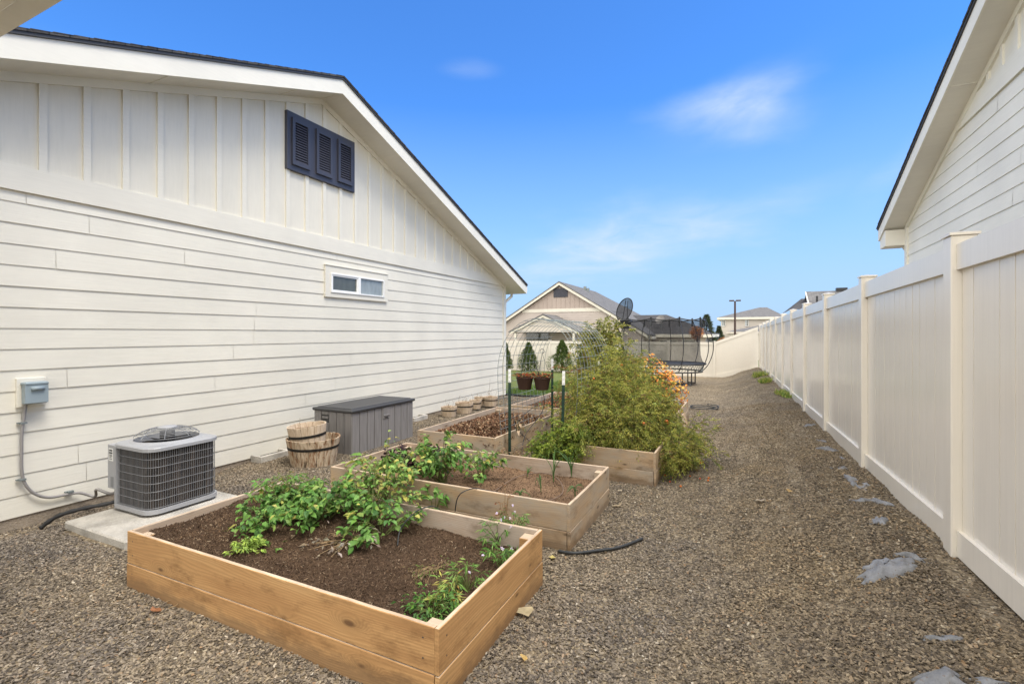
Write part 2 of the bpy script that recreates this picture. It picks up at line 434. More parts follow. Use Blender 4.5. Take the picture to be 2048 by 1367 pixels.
def grid_mesh(name, xs, ys, zf, mat, parent=None):
    mb = MB(); nx = len(xs)
    for y in ys:
        for x in xs: mb.v.append((x, y, zf(x, y)))
    for j in range(len(ys)-1):
        for i in range(nx-1): mb.f.append((j*nx+i, j*nx+i+1, (j+1)*nx+i+1, (j+1)*nx+i)); mb.c.append(mb.cur)
    return mb.build(name, mat, parent, smooth=True)
xs = list(np.concatenate([[-400, -150, -60, -30, -15, -9], np.arange(-7, 2.6, .16), [3, 4, 6, 9, 15, 30, 60, 150, 400]]))
ys = list(np.concatenate([[-60, -20, -8, -3], np.arange(-1, 13, .16), np.arange(13, 30, .5), [31, 33, 36, 40, 46, 54, 65, 75, 90, 120, 180, 280, 450]]))
g = grid_mesh('ground', xs, ys, gzn, M['ground']); tag(g, 'brown stone chip ground sloping up to the fence', kind='structure')
# lawn sheet behind the house corner
LX0, LX1, LY0, LY1 = -13, -3.3, 12.35, 27.2
g = grid_mesh('lawn', list(np.arange(LX0, LX1+.01, .35)), list(np.arange(LY0, LY1+.01, .35)), lambda x, y: gzn(x, y)+.012, M['lawn']); tag(g, 'green lawn beyond the house corner', kind='structure')
mb = MB(); e = []
for i in range(25):
    x = -6.4+i*.13; e.append((x, 12.30+.04*math.sin(i*.7), gzn(x, 12.3)+.035))
mb.tube(e, .028, 6); tag(mb.build('lawn_edging', M['black_plastic'], smooth=True), 'black plastic edging between gravel and lawn', 'edging')
# far land sheets beyond the fence
g = grid_mesh('field', list(np.linspace(-120, 120, 30)), list(np.concatenate([np.linspace(28.2, 80, 20), [120, 200, 380]])), lambda x, y: gzn(x, y)+.02, M['far_land']); tag(g, 'dry grassy land beyond the fences', kind='structure')

# ------------------------------------------------------------------ gable-end houses beside the garden
def gable_house(name, loc, label, s, XW, Yn, Yf, Yr, zr, slope, ovr, ove, zb0, zb1, z0, expo, depth, mats, bat0, nb, seams, skip=None, zground=-.6, bw=.06):
    root = empty(name, loc, label, 'house')
    X = lambda d: XW+s*d
    zs = lambda Y: zr-slope*abs(Y-Yr)
    def bx(mb, d0, d1, y0, y1, za, zb_): a, b = X(d0), X(d1); mb.box(min(a, b), max(a, b), y0, y1, za, zb_)
    def px_(mb, poly, d0, d1): a, b = X(d0), X(d1); mb.prism_x(poly, min(a, b), max(a, b))
    mb = MB(); px_(mb, [(Yn+.01, zground), (Yf-.01, zground), (Yf-.01, zs(Yf)+.04), (Yr, zr+.04), (Yn+.01, zs(Yn)+.04)], -depth, -.002)
    mb.build('wall_body', mats['trim'], root)
    # lap siding courses
    mb = MB(); rr = random.Random(5); k = 0
    while z0+k*expo < zb0-.001:
        za = z0+k*expo; zt = min(za+expo, zb0); k += 1
        yb = min(Yf, Yr+(zr-za)/slope+.12); yt = min(Yf, Yr+(zr-zt)/slope+.12)
        cuts = [Yn]; y = Yn+rr.uniform(.6, 3.6)
        while y < yb-.4: cuts.append(y); y += 3.66
        cuts.append(yb)
        for a, b in zip(cuts[:-1], cuts[1:]):
            a += .0022; bb = b-.0022; tt = (yt if b == yb else b)-.0015
            wob = rr.uniform(-.0015, .0015)
            A0 = (X(.012+wob), a, za); A1 = (X(.012+wob), bb, za); B0 = (X(.003), a, zt+.004); B1 = (X(.003), tt, zt+.004)
            C0 = (X(.0), a, za); C1 = (X(.0), bb, za)
            if s > 0: mb.quad(A0, A1, B1, B0); mb.quad(C0, C1, A1, A0)
            else: mb.quad(A1, A0, B0, B1); mb.quad(C1, C0, A0, A1)
    mb.build('lap_siding', mats['siding'], root)
    # board and batten gable
    ya, yb = Yr-(zr-zb1)/slope, Yr+(zr-zb1)/slope
    ya = max(ya, Yn); yb = min(yb, Yf)
    mb = MB(); px_(mb, [(ya, zb1-.05), (yb, zb1-.05), (yb, zs(yb)+.05), (Yr, zr+.05), (ya, zs(ya)+.05)], 0, .006)
    mb.build('gable_panel', mats['panel'], root)
    for i in range(nb[0], nb[1]):
        y = bat0+i*.329
        if zs(y+bw) < zb1+.02 or zs(y) < zb1+.02 or y < Yn+.1 or y+bw > Yf: continue
        segs = [(zb1, min(zs(y), zs(y+bw))+.0)]
        if skip and y+bw > skip[0] and y < skip[1]: segs = [(zb1, skip[2]), (skip[3], segs[0][1])]
        for a, b in segs: mb = MB(); bx(mb, .006, .026, y, y+bw, a, b); mb.build('batten', mats['trim'], root)
    mb = MB(); bx(mb, 0, .030, Yn, Yf if zs(Yf) > zb0+.1 else min(Yf, Yr+(zr-zb0)/slope+.1), zb0, zb1)
    if zs(Yf) < zb0+.1:
        mb = MB(); px_(mb, [(Yn, zb0), (Yr+(zr-zb0)/slope, zb0), (Yr+(zr-zb1)/slope+.1, zb1), (Yn, zb1)], 0, .030)
    mb.build('band_board', mats['trim'], root)
    mb = MB()
    for (a, b) in ((Yn, Yr), (Yr, Yf)):
        za_, zb_ = zs(a), zs(b); lo = max(zb1, 0)
        px_(mb, [(a, za_-.085), (b, zb_-.085), (b, zb_+.01), (a, za_+.01)], 0, .034)
    mb.build('frieze_board', mats['trim'], root)
    mb = MB(); bx(mb, -.12, .033, Yf-.10, Yf+.03, z0-.01, zs(Yf)-.02); mb.build('corner_board', mats['trim'], root); mb = MB(); bx(mb, -.12, .033, Yn-.03, Yn+.10, z0-.01, zs(Yn)-.02)
    mb.build('corner_board', mats['trim'], root)
    mb = MB(); bx(mb, -.4, -.0, Yn+.02, Yf-.01, zground, z0-.0); mb.build('foundation', M['foundation'], root)
    # roof
    tn, tf = Yn-ove, Yf+ove
    mb = MB()
    for t in (tn, tf): px_(mb, [(t, zs(t)), (Yr, zr), (Yr, zr+.19), (t, zs(t)+.19)], -depth, ovr-.022)
    for y in seams:
        dd = .012; px_(mb, [(y, zs(y)-.006), (y+dd, zs(y+dd)-.006), (y+dd, zs(y+dd)+.01), (y, zs(y)+.01)], .03, ovr-.03)
    mb.build('soffit', mats['soffit'], root)
    mb = MB()
    for t in (tn, tf):
        sg = 1 if t > Yr else -1; t2 = t+.03*sg
        px_(mb, [(t2, zs(t2)+.222), (Yr, zr+.222), (Yr, zr+.242), (t2, zs(t2)+.242)], -depth, ovr+.028)
        # overlapping shingle courses seen at the rake edge
        y = Yr; 
        while abs(y-Yr) < abs(t2-Yr)-.15:
            y2 = y+sg*.145; px_(mb, [(y, zs(y)+.242), (y2, zs(y2)+.242), (y2, zs(y2)+.250), (y, zs(y)+.244)], -2.5, ovr+.030+random.uniform(-.002, .002)); y = y2
    r_ = mb.build('roof', M['shingle'], root)
    mb = MB()
    for t in (tn, tf):
        sg = 1 if t > Yr else -1; t2 = t+.02*sg
        px_(mb, [(t2, zs(t2)+.192), (Yr, zr+.192), (Yr, zr+.22), (t2, zs(t2)+.22)], ovr-.03, ovr+.018)
    mb.build('drip_edge', M['lid'], r_)
    for t in (tn, tf):
        mb = MB(); px_(mb, [(t, zs(t)-.012), (Yr, zr-.012), (Yr, zr+.19), (t, zs(t)+.19)], ovr-.02, ovr)
        mb.build('fascia_board', mats['fascia'], root)
        sg = 1 if t > Yr else -1; t1 = t+.02*sg
        mb = MB(); bx(mb, -depth, ovr-.0, min(t+.001*sg, t1), max(t+.001*sg, t1), zs(t)-.012, zs(t)+.19); mb.build('eave_fascia', mats['fascia'], root)
        # gutter: open trough along the eave
        g0, g1 = t1+.001*sg, t1+.11*sg
        mb = MB(); zt = zs(t)+.18
        bx(mb, -depth, ovr-.04, min(g0, g0+.004*sg), max(g0, g0+.004*sg), zt-.12, zt)
        bx(mb, -depth, ovr-.04, min(g1, g1-.004*sg), max(g1, g1-.004*sg), zt-.10, zt)
        bx(mb, -depth, ovr-.04, min(g0, g1), max(g0, g1), zt-.124, zt-.12)
        bx(mb, ovr-.04, ovr-.036, min(g0, g1), max(g0, g1), zt-.124, zt)
        mb.build('gutter', mats['fascia'], root)
    # downspout at the far corner
    mb = MB(); yd = Yf+.07; zt = zs(tf)+.05
    mb.tube([(X(-.02), tf+.07, zt), (X(-.02), tf+.03, zt-.12), (X(-.02), yd+.02, zt-.30), (X(-.02), yd, zt-.45), (X(-.02), yd, .1)], .038, 8)
    mb.build('downspout', mats['fascia'], root, smooth=True)
    return root, zs

mats_l = dict(trim=M['trim'], siding=M['siding'], panel=M['panel'], soffit=M['soffit'], fascia=M['fascia'])
houseL, zsL = gable_house('house', (-5.8, 5.37, 0), 'cream house with board and batten gable, navy vent and small window on the left', 1, -5.8, -.9, 11.6, 5.37, 5.20, .367,
                    .45, .45, 2.91, 3.13, .035, .185, 10, mats_l, 2.108, (-12, 40), [1.2, 3.0, 4.6, 5.36, 8.0, 10.4], skip=(4.73, 6.02, 3.95, 4.77))
XW = -5.8
# gable vent
v = empty('gable_vent_unit', (0, 0, 0)); bpy.data.objects.remove(v)
mb = MB(); mb.bbox(XW+.0, XW+.055, 4.73, 6.03, 3.95, 4.77, .004); gv = mb.build('gable_vent', M['navy'], houseL, origin=(XW, 5.38, 4.36))
for i in range(3):
    yc = 4.73+.225+i*.425
    mb = MB(); y0, y1, za, zb_ = yc-.155, yc+.155, 4.03, 4.69
    for (a, b, c, d) in ((y0, y0+.045, za, zb_), (y1-.045, y1, za, zb_), (y0+.045, y1-.045, za, za+.055), (y0+.045, y1-.045, zb_-.055, zb_)):
        mb.box(XW+.055, XW+.085, a, b, c, d)
    lf = mb.build('louver_frame', M['navy'], gv)
    mb = MB(); z = za+.06
    while z < zb_-.07:
        mb.quad((XW+.078, y0+.046, z), (XW+.078, y1-.046, z), (XW+.058, y1-.046, z+.024), (XW+.058, y0+.046, z+.024))
        mb.quad((XW+.058, y0+.046, z+.030), (XW+.058, y1-.046, z+.030), (XW+.078, y1-.046, z), (XW+.078, y0+.046, z)); z += .036
    mb.build('louver_slats', M['louver'], lf)
    mb = MB(); mb.box(XW+.0555, XW+.057, y0+.045, y1-.045, za+.055, zb_-.055); mb.build('louver_backing', M['dark'], lf)
# window
def slider_window(parent, XW, y0, y1, z0, z1):
    w = bpy.data.objects.new('window', None); col.objects.link(w); w.parent = parent; w.location = Vector((XW, y0, z0))-parent_world(parent)
    mb = MB(); t = .105
    for a, b, c, d in ((y0, y0+t, z0, z1), (y1-t, y1, z0, z1), (y0+t, y1-t, z0, z0+.075), (y0+t, y1-t, z1-.11, z1)): mb.bbox(XW+.0, XW+.038, a, b, c, d, .002)
    mb.box(XW, XW+.05, y0-.01, y1+.01, z1+.001, z1+.012)
    mb.build('window_trim', M['trim'], w)
    a, b, c, d = y0+t, y1-t, z0+.075, z1-.11; f = .022
    mb = MB()
    for q in ((a, a+f, c, d), (b-f, b, c, d), (a+f, b-f, c, c+f), (a+f, b-f, d-f, d), ((a+b)/2-.03, (a+b)/2+.03, c+f, d-f)): mb.bbox(XW+.010, XW+.052, *q, .002)
    m = (a+b)/2
    for q in ((a+f, a+2*f, c+f, d-f), (m-.03-f, m-.03, c+f, d-f), (a+2*f, m-.03-f, c+f, c+2*f), (a+2*f, m-.03-f, d-2*f, d-f)): mb.box(XW+.010, XW+.042, *q)
    mb.build('frame', M['vinyl_white'], w)
    mb = MB(); mb.box(XW+.019, XW+.024, a+f, m-.03, c+f, d-f); mb.build('pane', M['glass_dark'], w)
    mb = MB(); mb.box(XW+.019, XW+.026, m+.03, b-f, c+f, d-f); mb.build('pane', M['glass_pale'], w)
slider_window(houseL, XW, 5.43, 6.86, 2.215, 2.70)
# wing of the house by the camera: wall, eave, gutter
mb = MB(); mb.box(-2.52, -2.40, .0, .12, -.1, 2.93); mb.build('porch_post', M['trim'], houseL)
mb = MB(); mb.box(XW+.05, -2.24, -1.0, .80, 2.935, 2.955); mb.build('porch_soffit', M['soffit'], houseL)
mb = MB(); mb.bbox(XW+.05, -2.24, .80, .84, 2.90, 3.10, .004); mb.box(XW+.05, -2.24, .841, .95, 2.955, 2.96); mb.box(XW+.05, -2.24, .945, .95, 2.96, 3.07); mb.build('porch_gutter', M['fascia'], houseL)
mb = MB(); mb.prism_x([(.90, 3.101), (-1.0, 3.25), (-1.0, 3.28), (.90, 3.13)], XW+.05, -2.22); mb.prism_x([(.80, 2.96), (-1.0, 2.96), (-1.0, 3.24), (.80, 3.09)], XW+.05, -2.24); mb.build('porch_roof', M['shingle'], houseL)

mats_r = dict(trim=M['siding_white'], siding=M['siding_white'], panel=M['siding_white'], soffit=M['soffit'], fascia=M['fascia'])
houseR, zsR = gable_house('house', (2.5, 3.75, .5), 'cream neighbour house rising behind the vinyl fence at the right edge', -1, 2.5, -2.9, 10.4, 3.75, 6.05, .385,
                     .32, .40, 4.27, 4.50, .75, .185, 10, mats_r, 2.0, (-16, 26), [7.5], zground=.2)
mb = MB(); mb.box(2.2, 2.5, 10.41, 10.78, 3.17, 3.44); mb.build('eave_return', M['fascia'], houseR)

# ------------------------------------------------------------------ vinyl fences
def zb_f(Y): return interp(Y, ZB_Y, ZB_Z)
def top_f(Y): return 2.235-.0065*Y
ang = math.atan(.0211)
fr = empty('vinyl_fence', (1.27, 0, 0), 'long almond vinyl privacy fence running along the right side of the gravel', 'fence')
PY = [1.62+2.25*i for i in range(12)]; PY[-1] = 27.15
PY = [-2.88, -.63]+PY
FX = 1.27
for i, y in enumerate(PY):
    mb = MB(); mb.bbox(FX-.0635, FX+.0635, y-.0635, y+.0635, zb_f(y)-.35, top_f(y)+.035, .006); p = mb.build('post', M['fence'], fr)
    mb = MB(); zt = top_f(y)+.035; mb.box(FX-.073, FX+.073, y-.073, y+.073, zt+.0005, zt+.016)
    a = [(FX-.073, y-.073, zt+.016), (FX+.073, y-.073, zt+.016), (FX+.073, y+.073, zt+.016), (FX-.073, y+.073, zt+.016)]; t = (FX, y, zt+.032)
    for j in range(4): mb.quad(a[j], a[(j+1) % 4], t)
    mb.build('post_cap', M['fence'], p)
for a, b in zip(PY[:-1], PY[1:]):
    a += .0645; b -= .0645
    pn = bpy.data.objects.new('fence_panel', None); col.objects.link(pn); pn.parent = fr; pn.location = (0, (a+b)/2, 0)
    ta, tb = top_f(a)-.02, top_f(b)-.02; ba, bb = zb_f(a)-.015, zb_f(b)-.015
    mb = MB(); mb.prism_x([(a, ta-.155), (b, tb-.155), (b, tb), (a, ta)], FX-.038, FX+.038); mb.build('top_rail', M['fence'], pn)
    mb = MB(); mb.prism_x([(a, ba), (b, bb), (b, bb+.155), (a, ba+.155)], FX-.038, FX+.038); mb.build('bottom_rail', M['fence'], pn)
    mb = MB(); n = 14; w = (b-a)/n
    for j in range(n):
        y0, y1 = a+j*w, a+(j+1)*w; g_ = .0035; dx = random.uniform(-.0012, .0012)
        f = lambda y, p, q: p+(q-p)*(y-a)/(b-a)
        mb.prism_x([(y0+g_, f(y0, ba, bb)+.15), (y1-g_, f(y1, ba, bb)+.15), (y1-g_, f(y1, ta, tb)-.15), (y0+g_, f(y0, ta, tb)-.15)], FX-.012+dx, FX+.012)
    mb.prism_x([(a, ba+.15), (b, bb+.15), (b, tb-.15), (a, ta-.15)], FX-.006, FX+.006)
    mb.build('boards', M['fence'], pn)
fr.rotation_euler.z = ang

fb = empty('vinyl_fence', (-.3, 27.45, -.3), 'almond vinyl fence across the far end of the yard behind the trampoline', 'fence')
BX = [.66, -1.45]+[-1.45-2.3*i for i in range(1, 7)]
def bt(x): return interp(x, [-1.45, .66], [1.22, 2.04])
def bb_(x): return interp(x, [-1.45, .66], [-.63, -.08])
FY = 27.45
for x in BX[1:]:
    mb = MB(); mb.bbox(x-.0635, x+.0635, FY-.0635, FY+.0635, bb_(x)-.3, bt(x)+.03, .006); p = mb.build('post', M['fence'], fb)
    mb = MB(); mb.box(x-.073, x+.073, FY-.073, FY+.073, bt(x)+.031, bt(x)+.05); mb.build('post_cap', M['fence'], p)
for b, a in zip(BX[:-1], BX[1:]):
    a += .0645; b -= .0645
    pn = bpy.data.objects.new('fence_panel', None); col.objects.link(pn); pn.parent = fb; pn.location = ((a+b)/2+.3, 0, 0)
    ta, tb, ba, bb2 = bt(a)-.01, bt(b)-.01, bb_(a)-.01, bb_(b)-.01
    mb = MB(); mb.prism_y([(a, ta-.15), (b, tb-.15), (b, tb), (a, ta)], FY-.038, FY+.038); mb.build('top_rail', M['fence'], pn)
    mb = MB(); mb.prism_y([(a, ba-.1), (b, bb2-.1), (b, bb2+.13), (a, ba+.13)], FY-.038, FY+.038); mb.build('bottom_rail', M['fence'], pn)
    mb = MB(); n = 14; w = (b-a)/n; f = lambda x, p, q: p+(q-p)*(x-a)/(b-a)
    for j in range(n):
        x0, x1 = a+j*w+.004, a+(j+1)*w-.004
        mb.prism_y([(x0, f(x0, ba, bb2)+.12), (x1, f(x1, ba, bb2)+.12), (x1, f(x1, ta, tb)-.14), (x0, f(x0, ta, tb)-.14)], FY-.012, FY+.012)
    mb.prism_y([(a, ba+.12), (b, bb2+.12), (b, tb-.14), (a, ta-.14)], FY-.006, FY+.006)
    mb.build('boards', M['fence'], pn)

# ------------------------------------------------------------------ far houses
M['pink_siding'] = mat_painted('far_beige_siding', (.52, .45, .40), (3, 3, 20), bump=.1)
M['pink_panel'] = mat_painted('far_tan_panel', (.44, .36, .31), (20, 20, 3), bump=.1)
M['far_trim'] = mat_painted('far_trim', (.74, .70, .60), (6, 6, 6), bump=.05)
M['far_white'] = mat_painted('far_pale_siding', (.62, .56, .49), (3, 3, 20), bump=.1)
def lap_rows(mb, x0, x1, z0, z1, Y, expo=.19, clip=None):
    z = z0
    while z < z1:
        zt = min(z1, z+expo); a, b = (clip(z) if clip else (x0, x1)); a2, b2 = (clip(zt) if clip else (x0, x1))
        mb.quad((a, Y-.022, z), (b, Y-.022, z), (b2, Y-.002, zt), (a2, Y-.002, zt)); mb.quad((a, Y, z), (b, Y, z), (b, Y-.022, z), (a, Y-.022, z)); z = zt
def hip_roof(mb, x0, x1, y0, y1, ze, zr, rx0, rx1, ry, t=.0):
    A, B, C, D = (x0, y0, ze), (x1, y0, ze), (x1, y1, ze), (x0, y1, ze); P, Q = (rx0, ry, zr), (rx1, ry, zr)
    mb.quad(A, B, Q, P); mb.quad(B, C, Q); mb.quad(C, D, P, Q); mb.quad(D, A, P)
# centre house with the big gable facing us
YC = 38.0
pk = at(1118, 563, YC); rt = at(1236, 633, YC); sl = (pk.z-rt.z)/(rt.x-pk.x)
hw = 7.2; zg = -1.3
hc = empty('house', (pk.x, YC, zg), 'tan gabled house with dark attic vent straight behind the far fence', 'house')
zc = lambda x: pk.z-sl*abs(x-pk.x)
bandz = at(1118, 620, YC).z
mb = MB(); ov = .35; hw2 = hw-.4
mb.prism_y([(pk.x-hw2, zg), (pk.x+hw2, zg), (pk.x+hw2, zc(pk.x+hw2)-.25), (pk.x, pk.z-.25), (pk.x-hw2, zc(pk.x-hw2)-.25)], YC+ov, YC+14); mb.build('wall', M['pink_siding'], hc)
mb = MB(); lap_rows(mb, 0, 0, zg+.3, bandz, YC+ov, .19, lambda z: (max(pk.x-hw2, pk.x-(pk.z-.25-z)/sl), min(pk.x+hw2, pk.x+(pk.z-.25-z)/sl))); mb.build('lap_siding', M['pink_siding'], hc)
mb = MB(); w_ = (pk.z-.25-bandz)/sl; mb.prism_y([(pk.x-w_, bandz), (pk.x+w_, bandz), (pk.x, pk.z-.25)], YC+ov-.03, YC+ov-.003)
x = pk.x-w_+.3
while x < pk.x+w_-.3: mb.box(x, x+.05, YC+ov-.055, YC+ov-.03, bandz, zc(x+.02)-.27); x += .40
mb.build('gable_panel', M['pink_panel'], hc)
mb = MB(); mb.box(pk.x-w_, pk.x+w_, YC+ov-.06, YC+ov-.031, bandz-.14, bandz+.14); mb.build('band_board', M['far_trim'], hc)
a = at(1105, 594, YC); b = at(1133, 575, YC)
mb = MB(); mb.box(a.x, b.x, YC+ov-.10, YC+ov-.03, a.z, b.z)
for i in range(8): z = a.z+.06+i*(b.z-a.z-.1)/8; mb.box(a.x+.06, b.x-.06, YC+ov-.12, YC+ov-.10, z, z+.03)
mb.build('attic_vent', M['navy'], hc)
mb = MB()
for sg in (-1, 1):
    e_ = pk.x+sg*hw
    P = [(pk.x, pk.z), (e_, zc(e_)), (e_, zc(e_)-.28), (pk.x, pk.z-.28)]
    mb.prism_y(P if sg > 0 else P[::-1], YC-.02, YC+.04)
mb.build('rake_board', M['far_trim'], hc)
mb = MB(); YE = YC+11; 
for sg in (-1, 1):
    e_ = pk.x+sg*(hw+.05); ze = zc(e_)
    q = [(pk.x, YC-.06, pk.z+.03), (e_, YC-.06, ze+.03), (e_, YE+7, ze+.03), (pk.x, YE, pk.z+.03)]
    mb.quad(*q); mb.quad(*[(x_, y_, z_-.08) for x_, y_, z_ in q]); mb.quad(q[0], q[1], (e_, YC-.06, ze-.05), (pk.x, YC-.06, pk.z-.05))
mb.quad((pk.x, YE, pk.z+.03), (pk.x+hw, YE+7, zc(pk.x+hw)+.03), (pk.x-hw, YE+7, zc(pk.x-hw)+.03))
rf = mb.build('roof', M['shingle_grey'], hc)
for (px_, py_) in ((1146, 577), (1170, 583), (1176, 589)):
    mb = MB(); p = at(px_, py_, YC+6); mb.box(p.x-.12, p.x+.12, YC+5.9, YC+6.1, zc(p.x)-.1, zc(p.x)+.35); mb.build('roof_vent', M['galv'], rf)
# small patio gable in front of it
YP = 35.5; pp = at(1086, 628, YP); pl = at(1008, 668, YP); pr = at(1158, 665, YP)
ph = empty('patio_cover', (pp.x, YP, zg), 'low gabled patio cover attached to the tan house behind the fence', 'patio cover')
s1 = (pp.z-pl.z)/(pp.x-pl.x)
mb = MB()
for sg in (-1, 1):
    e_ = pp.x+sg*(pr.x-pp.x); ze = pp.z-s1*(pr.x-pp.x)
    P = [(pp.x, pp.z), (e_, ze), (e_, ze-.24), (pp.x, pp.z-.24)]; mb.prism_y(P if sg > 0 else P[::-1], YP-.02, YP+.04)
mb.build('rake_board', M['far_trim'], ph)
mb = MB()
for sg in (-1, 1):
    e_ = pp.x+sg*(pr.x-pp.x+.05); ze = pp.z-s1*(pr.x-pp.x+.05)
    q = [(pp.x, YP-.06, pp.z+.03), (e_, YP-.06, ze+.03), (e_, YC+.3, ze+.03), (pp.x, YC+.3, pp.z+.03)]; mb.quad(*q); mb.quad(*[(x_, y_, z_-.1) for x_, y_, z_ in q]); mb.quad(q[0], q[1], (q[1][0], q[1][1], ze-.07), (pp.x, YP-.06, pp.z-.07))
mb.build('roof', M['shingle_grey'], ph)
mb = MB(); hwp = pr.x-pp.x-.3; zbm = at(1086, 664, YP).z
mb.prism_y([(pp.x-hwp, zbm), (pp.x+hwp, zbm), (pp.x+hwp, pp.z-.26-s1*hwp), (pp.x, pp.z-.26), (pp.x-hwp, pp.z-.26-s1*hwp)], YP+.1, YP+.2); mb.build('gable_infill', M['far_white'], ph)
for x_ in (pp.x-hwp+.1, pp.x+hwp-.25): mb = MB(); mb.box(x_, x_+.16, YP+.1, YP+.26, zg, zbm); mb.build('post', M['far_trim'], ph)
mb = MB(); mb.box(pp.x-hwp, pp.x-.6, YC+ov-.12, YC+ov-.07, zg+.2, zbm+.1); mb.build('sliding_door', M['glass_dark'], ph)
# hip-roofed wing to the right
YH = 41.0
el = at(1262, 668, YH); er = at(1424, 668, YH); ze = el.z; r0 = at(1258, 629, YH+5.5); r1 = at(1333, 629, YH+5.5)
hh = empty('house', ((el.x+er.x)/2, YH, zg), 'low beige house with dark hip roof behind the trampoline', 'house')
mb = MB(); hip_roof(mb, el.x-4, er.x, YH, YH+11, ze, r1.z, r0.x-4, r1.x, YH+5.5); rfh = mb.build('roof', M['shingle'], hh)
mb = MB(); mb.box(el.x-4, er.x, YH-.03, YH+.0, ze-.24, ze-.001); mb.box(er.x, er.x+.03, YH, YH+11, ze-.24, ze-.001); mb.box(el.x-4, er.x, YH, YH+11, ze-.23, ze-.2); mb.build('eave_fascia', M['far_trim'], hh)
mb = MB(); mb.box(el.x-4, er.x-.5, YH+.5, YH+10.5, zg, ze-.23); mb.build('wall', M['pink_siding'], hh)
mb = MB(); lap_rows(mb, el.x-4, er.x-.5, zg+.3, ze-.24, YH+.5); mb.build('lap_siding', M['pink_siding'], hh)
# its gabled front bay at left
YG = 39.0; gk = at(1222, 622, YG); ge = at(1303, 671, YG); sg_ = (gk.z-ge.z)/(ge.x-gk.x)
mb = MB(); P = [(gk.x, gk.z), (ge.x, ge.z), (ge.x, ge.z-.26), (gk.x, gk.z-.26)]; mb.prism_y(P, YG-.02, YG+.04); mb.prism_y([(2*gk.x-x_, z_) for x_, z_ in P][::-1], YG-.02, YG+.04)
mb.box(ge.x-.5, ge.x+.05, YG+.05, YH+.3, ge.z-.27, ge.z-.05)
mb.build('rake_board', M['far_trim'], hh)
mb = MB(); q = [(gk.x, YG-.06, gk.z+.03), (ge.x+.05, YG-.06, ge.z+.01), (ge.x+.05, YH+3, ge.z+.01), (gk.x, YH+3, gk.z+.03)]; mb.quad(*q); mb.quad(*[(x_, y_, z_-.1) for x_, y_, z_ in q]); mb.quad(*[(2*gk.x-x_, y_, z_) for x_, y_, z_ in q]); mb.build('bay_roof', M['shingle'], hh)
mb = MB(); lap_rows(mb, 0, 0, zg+.3, gk.z-.3, YG+.3, .19, lambda z: (gk.x-min(ge.x-.4-gk.x, max(0, (gk.z-.2-z)/sg_)), gk.x+min(ge.x-.4-gk.x, max(0, (gk.z-.2-z)/sg_)))); mb.box(2*gk.x-ge.x+.4, ge.x-.4, YG+.31, YH+.49, zg, ge.z-.27); mb.build('bay_wall', M['pink_siding'], hh)
a = at(1243, 690, YG+.2); b = at(1268, 678, YG+.2); mb = MB(); mb.box(a.x, b.x, YG+.22, YG+.27, a.z, b.z); wf = mb.build('window', M['far_trim'], hh); mb = MB(); mb.box(a.x+.1, b.x-.1, YG+.20, YG+.215, a.z+.1, b.z-.1); mb.build('pane', M['glass_pale'], wf)
for (pa, pb) in ((1318, 1356), (1364, 1392)):
    a = at(pa, 690, YH+.5); b = at(pb, 679, YH+.5); mb = MB(); mb.box(a.x, b.x, YH+.42, YH+.47, a.z, b.z); wf = mb.build('window', M['far_trim'], hh); mb = MB(); mb.box(a.x+.1, b.x-.1, YH+.40, YH+.415, a.z+.1, b.z-.1); mb.build('pane', M['glass_dark'], wf)
# satellite dish on that roof
p = at(1322, 652, YH+1.7); p.z = ze+(r1.z-ze)*(1.7/5.5)
sd = empty('satellite_dish', p, 'small grey satellite dish on the dark hip roof behind the trampoline net', 'satellite dish')
mb = MB(); mb.lathe([(.001, 0), (.15, .02), (.30, .09), (.42, .17)], 16); mb.lathe([(.42, .18), (.30, .10), (.15, .03), (.001, .01)], 16)
d_ = mb.build('dish', M['conduit'], sd, origin=(0, 0, 0)); d_.location = (0, 0, .62); d_.rotation_euler = (R(60), 0, R(-25))
mb = MB(); mb.tube([(p.x, p.y, p.z-.1), (p.x, p.y, p.z+.35), (p.x, p.y-.02, p.z+.6)], .03); mb.tube([(p.x, p.y, p.z+.45), (p.x+.3, p.y-.5, p.z+.5)], .02); mb.build('mast', M['galv'], sd)

# two-storey hip house far right
YT = 75.0; l = at(1434, 637, YT); r = at(1572, 634, YT); ze = 3.95; rg = at(1528, 614, YT+5)
ht = empty('house', ((l.x+r.x)/2, YT, -1.9), 'pale two storey house with grey hip roof and two upper windows in the distance', 'house')
mb = MB(); hip_roof(mb, l.x, r.x, YT, YT+11, ze, rg.z, rg.x-.6, rg.x+.4, YT+5.5); mb.build('roof', M['shingle_grey'], ht)
mb = MB(); mb.box(l.x, r.x, YT-.05, YT, ze-.3, ze-.002); mb.box(l.x, r.x, YT, YT+11, ze-.3, ze-.25); mb.build('eave_fascia', M['far_trim'], ht)
mb = MB(); mb.box(l.x+.5, r.x-.5, YT+.5, YT+10, -2.6, ze-.3); mb.build('wall', M['far_white'], ht)
for c_ in (1447, 1493.5, 1540):
    a = at(c_-3.6, 652, YT+.5); b = at(c_+3.6, 639, YT+.5); mb = MB(); mb.box(a.x, b.x, YT+.35, YT+.45, a.z, b.z); wf = mb.build('window', M['vinyl_white'], ht)
    mb = MB(); mb.box(a.x+.07, (a.x+b.x)/2-.03, YT+.33, YT+.345, a.z+.07, b.z-.07); mb.build('pane', M['glass_pale'], wf)
    mb = MB(); mb.box((a.x+b.x)/2+.03, b.x-.07, YT+.33, YT+.345, a.z+.07, b.z-.07); mb.build('pane', M['glass_dark'], wf)
YQ = 70.0; a = at(1452, 663, YQ); b = at(1545, 663, YQ); c_ = at(1530, 648, YQ+4)
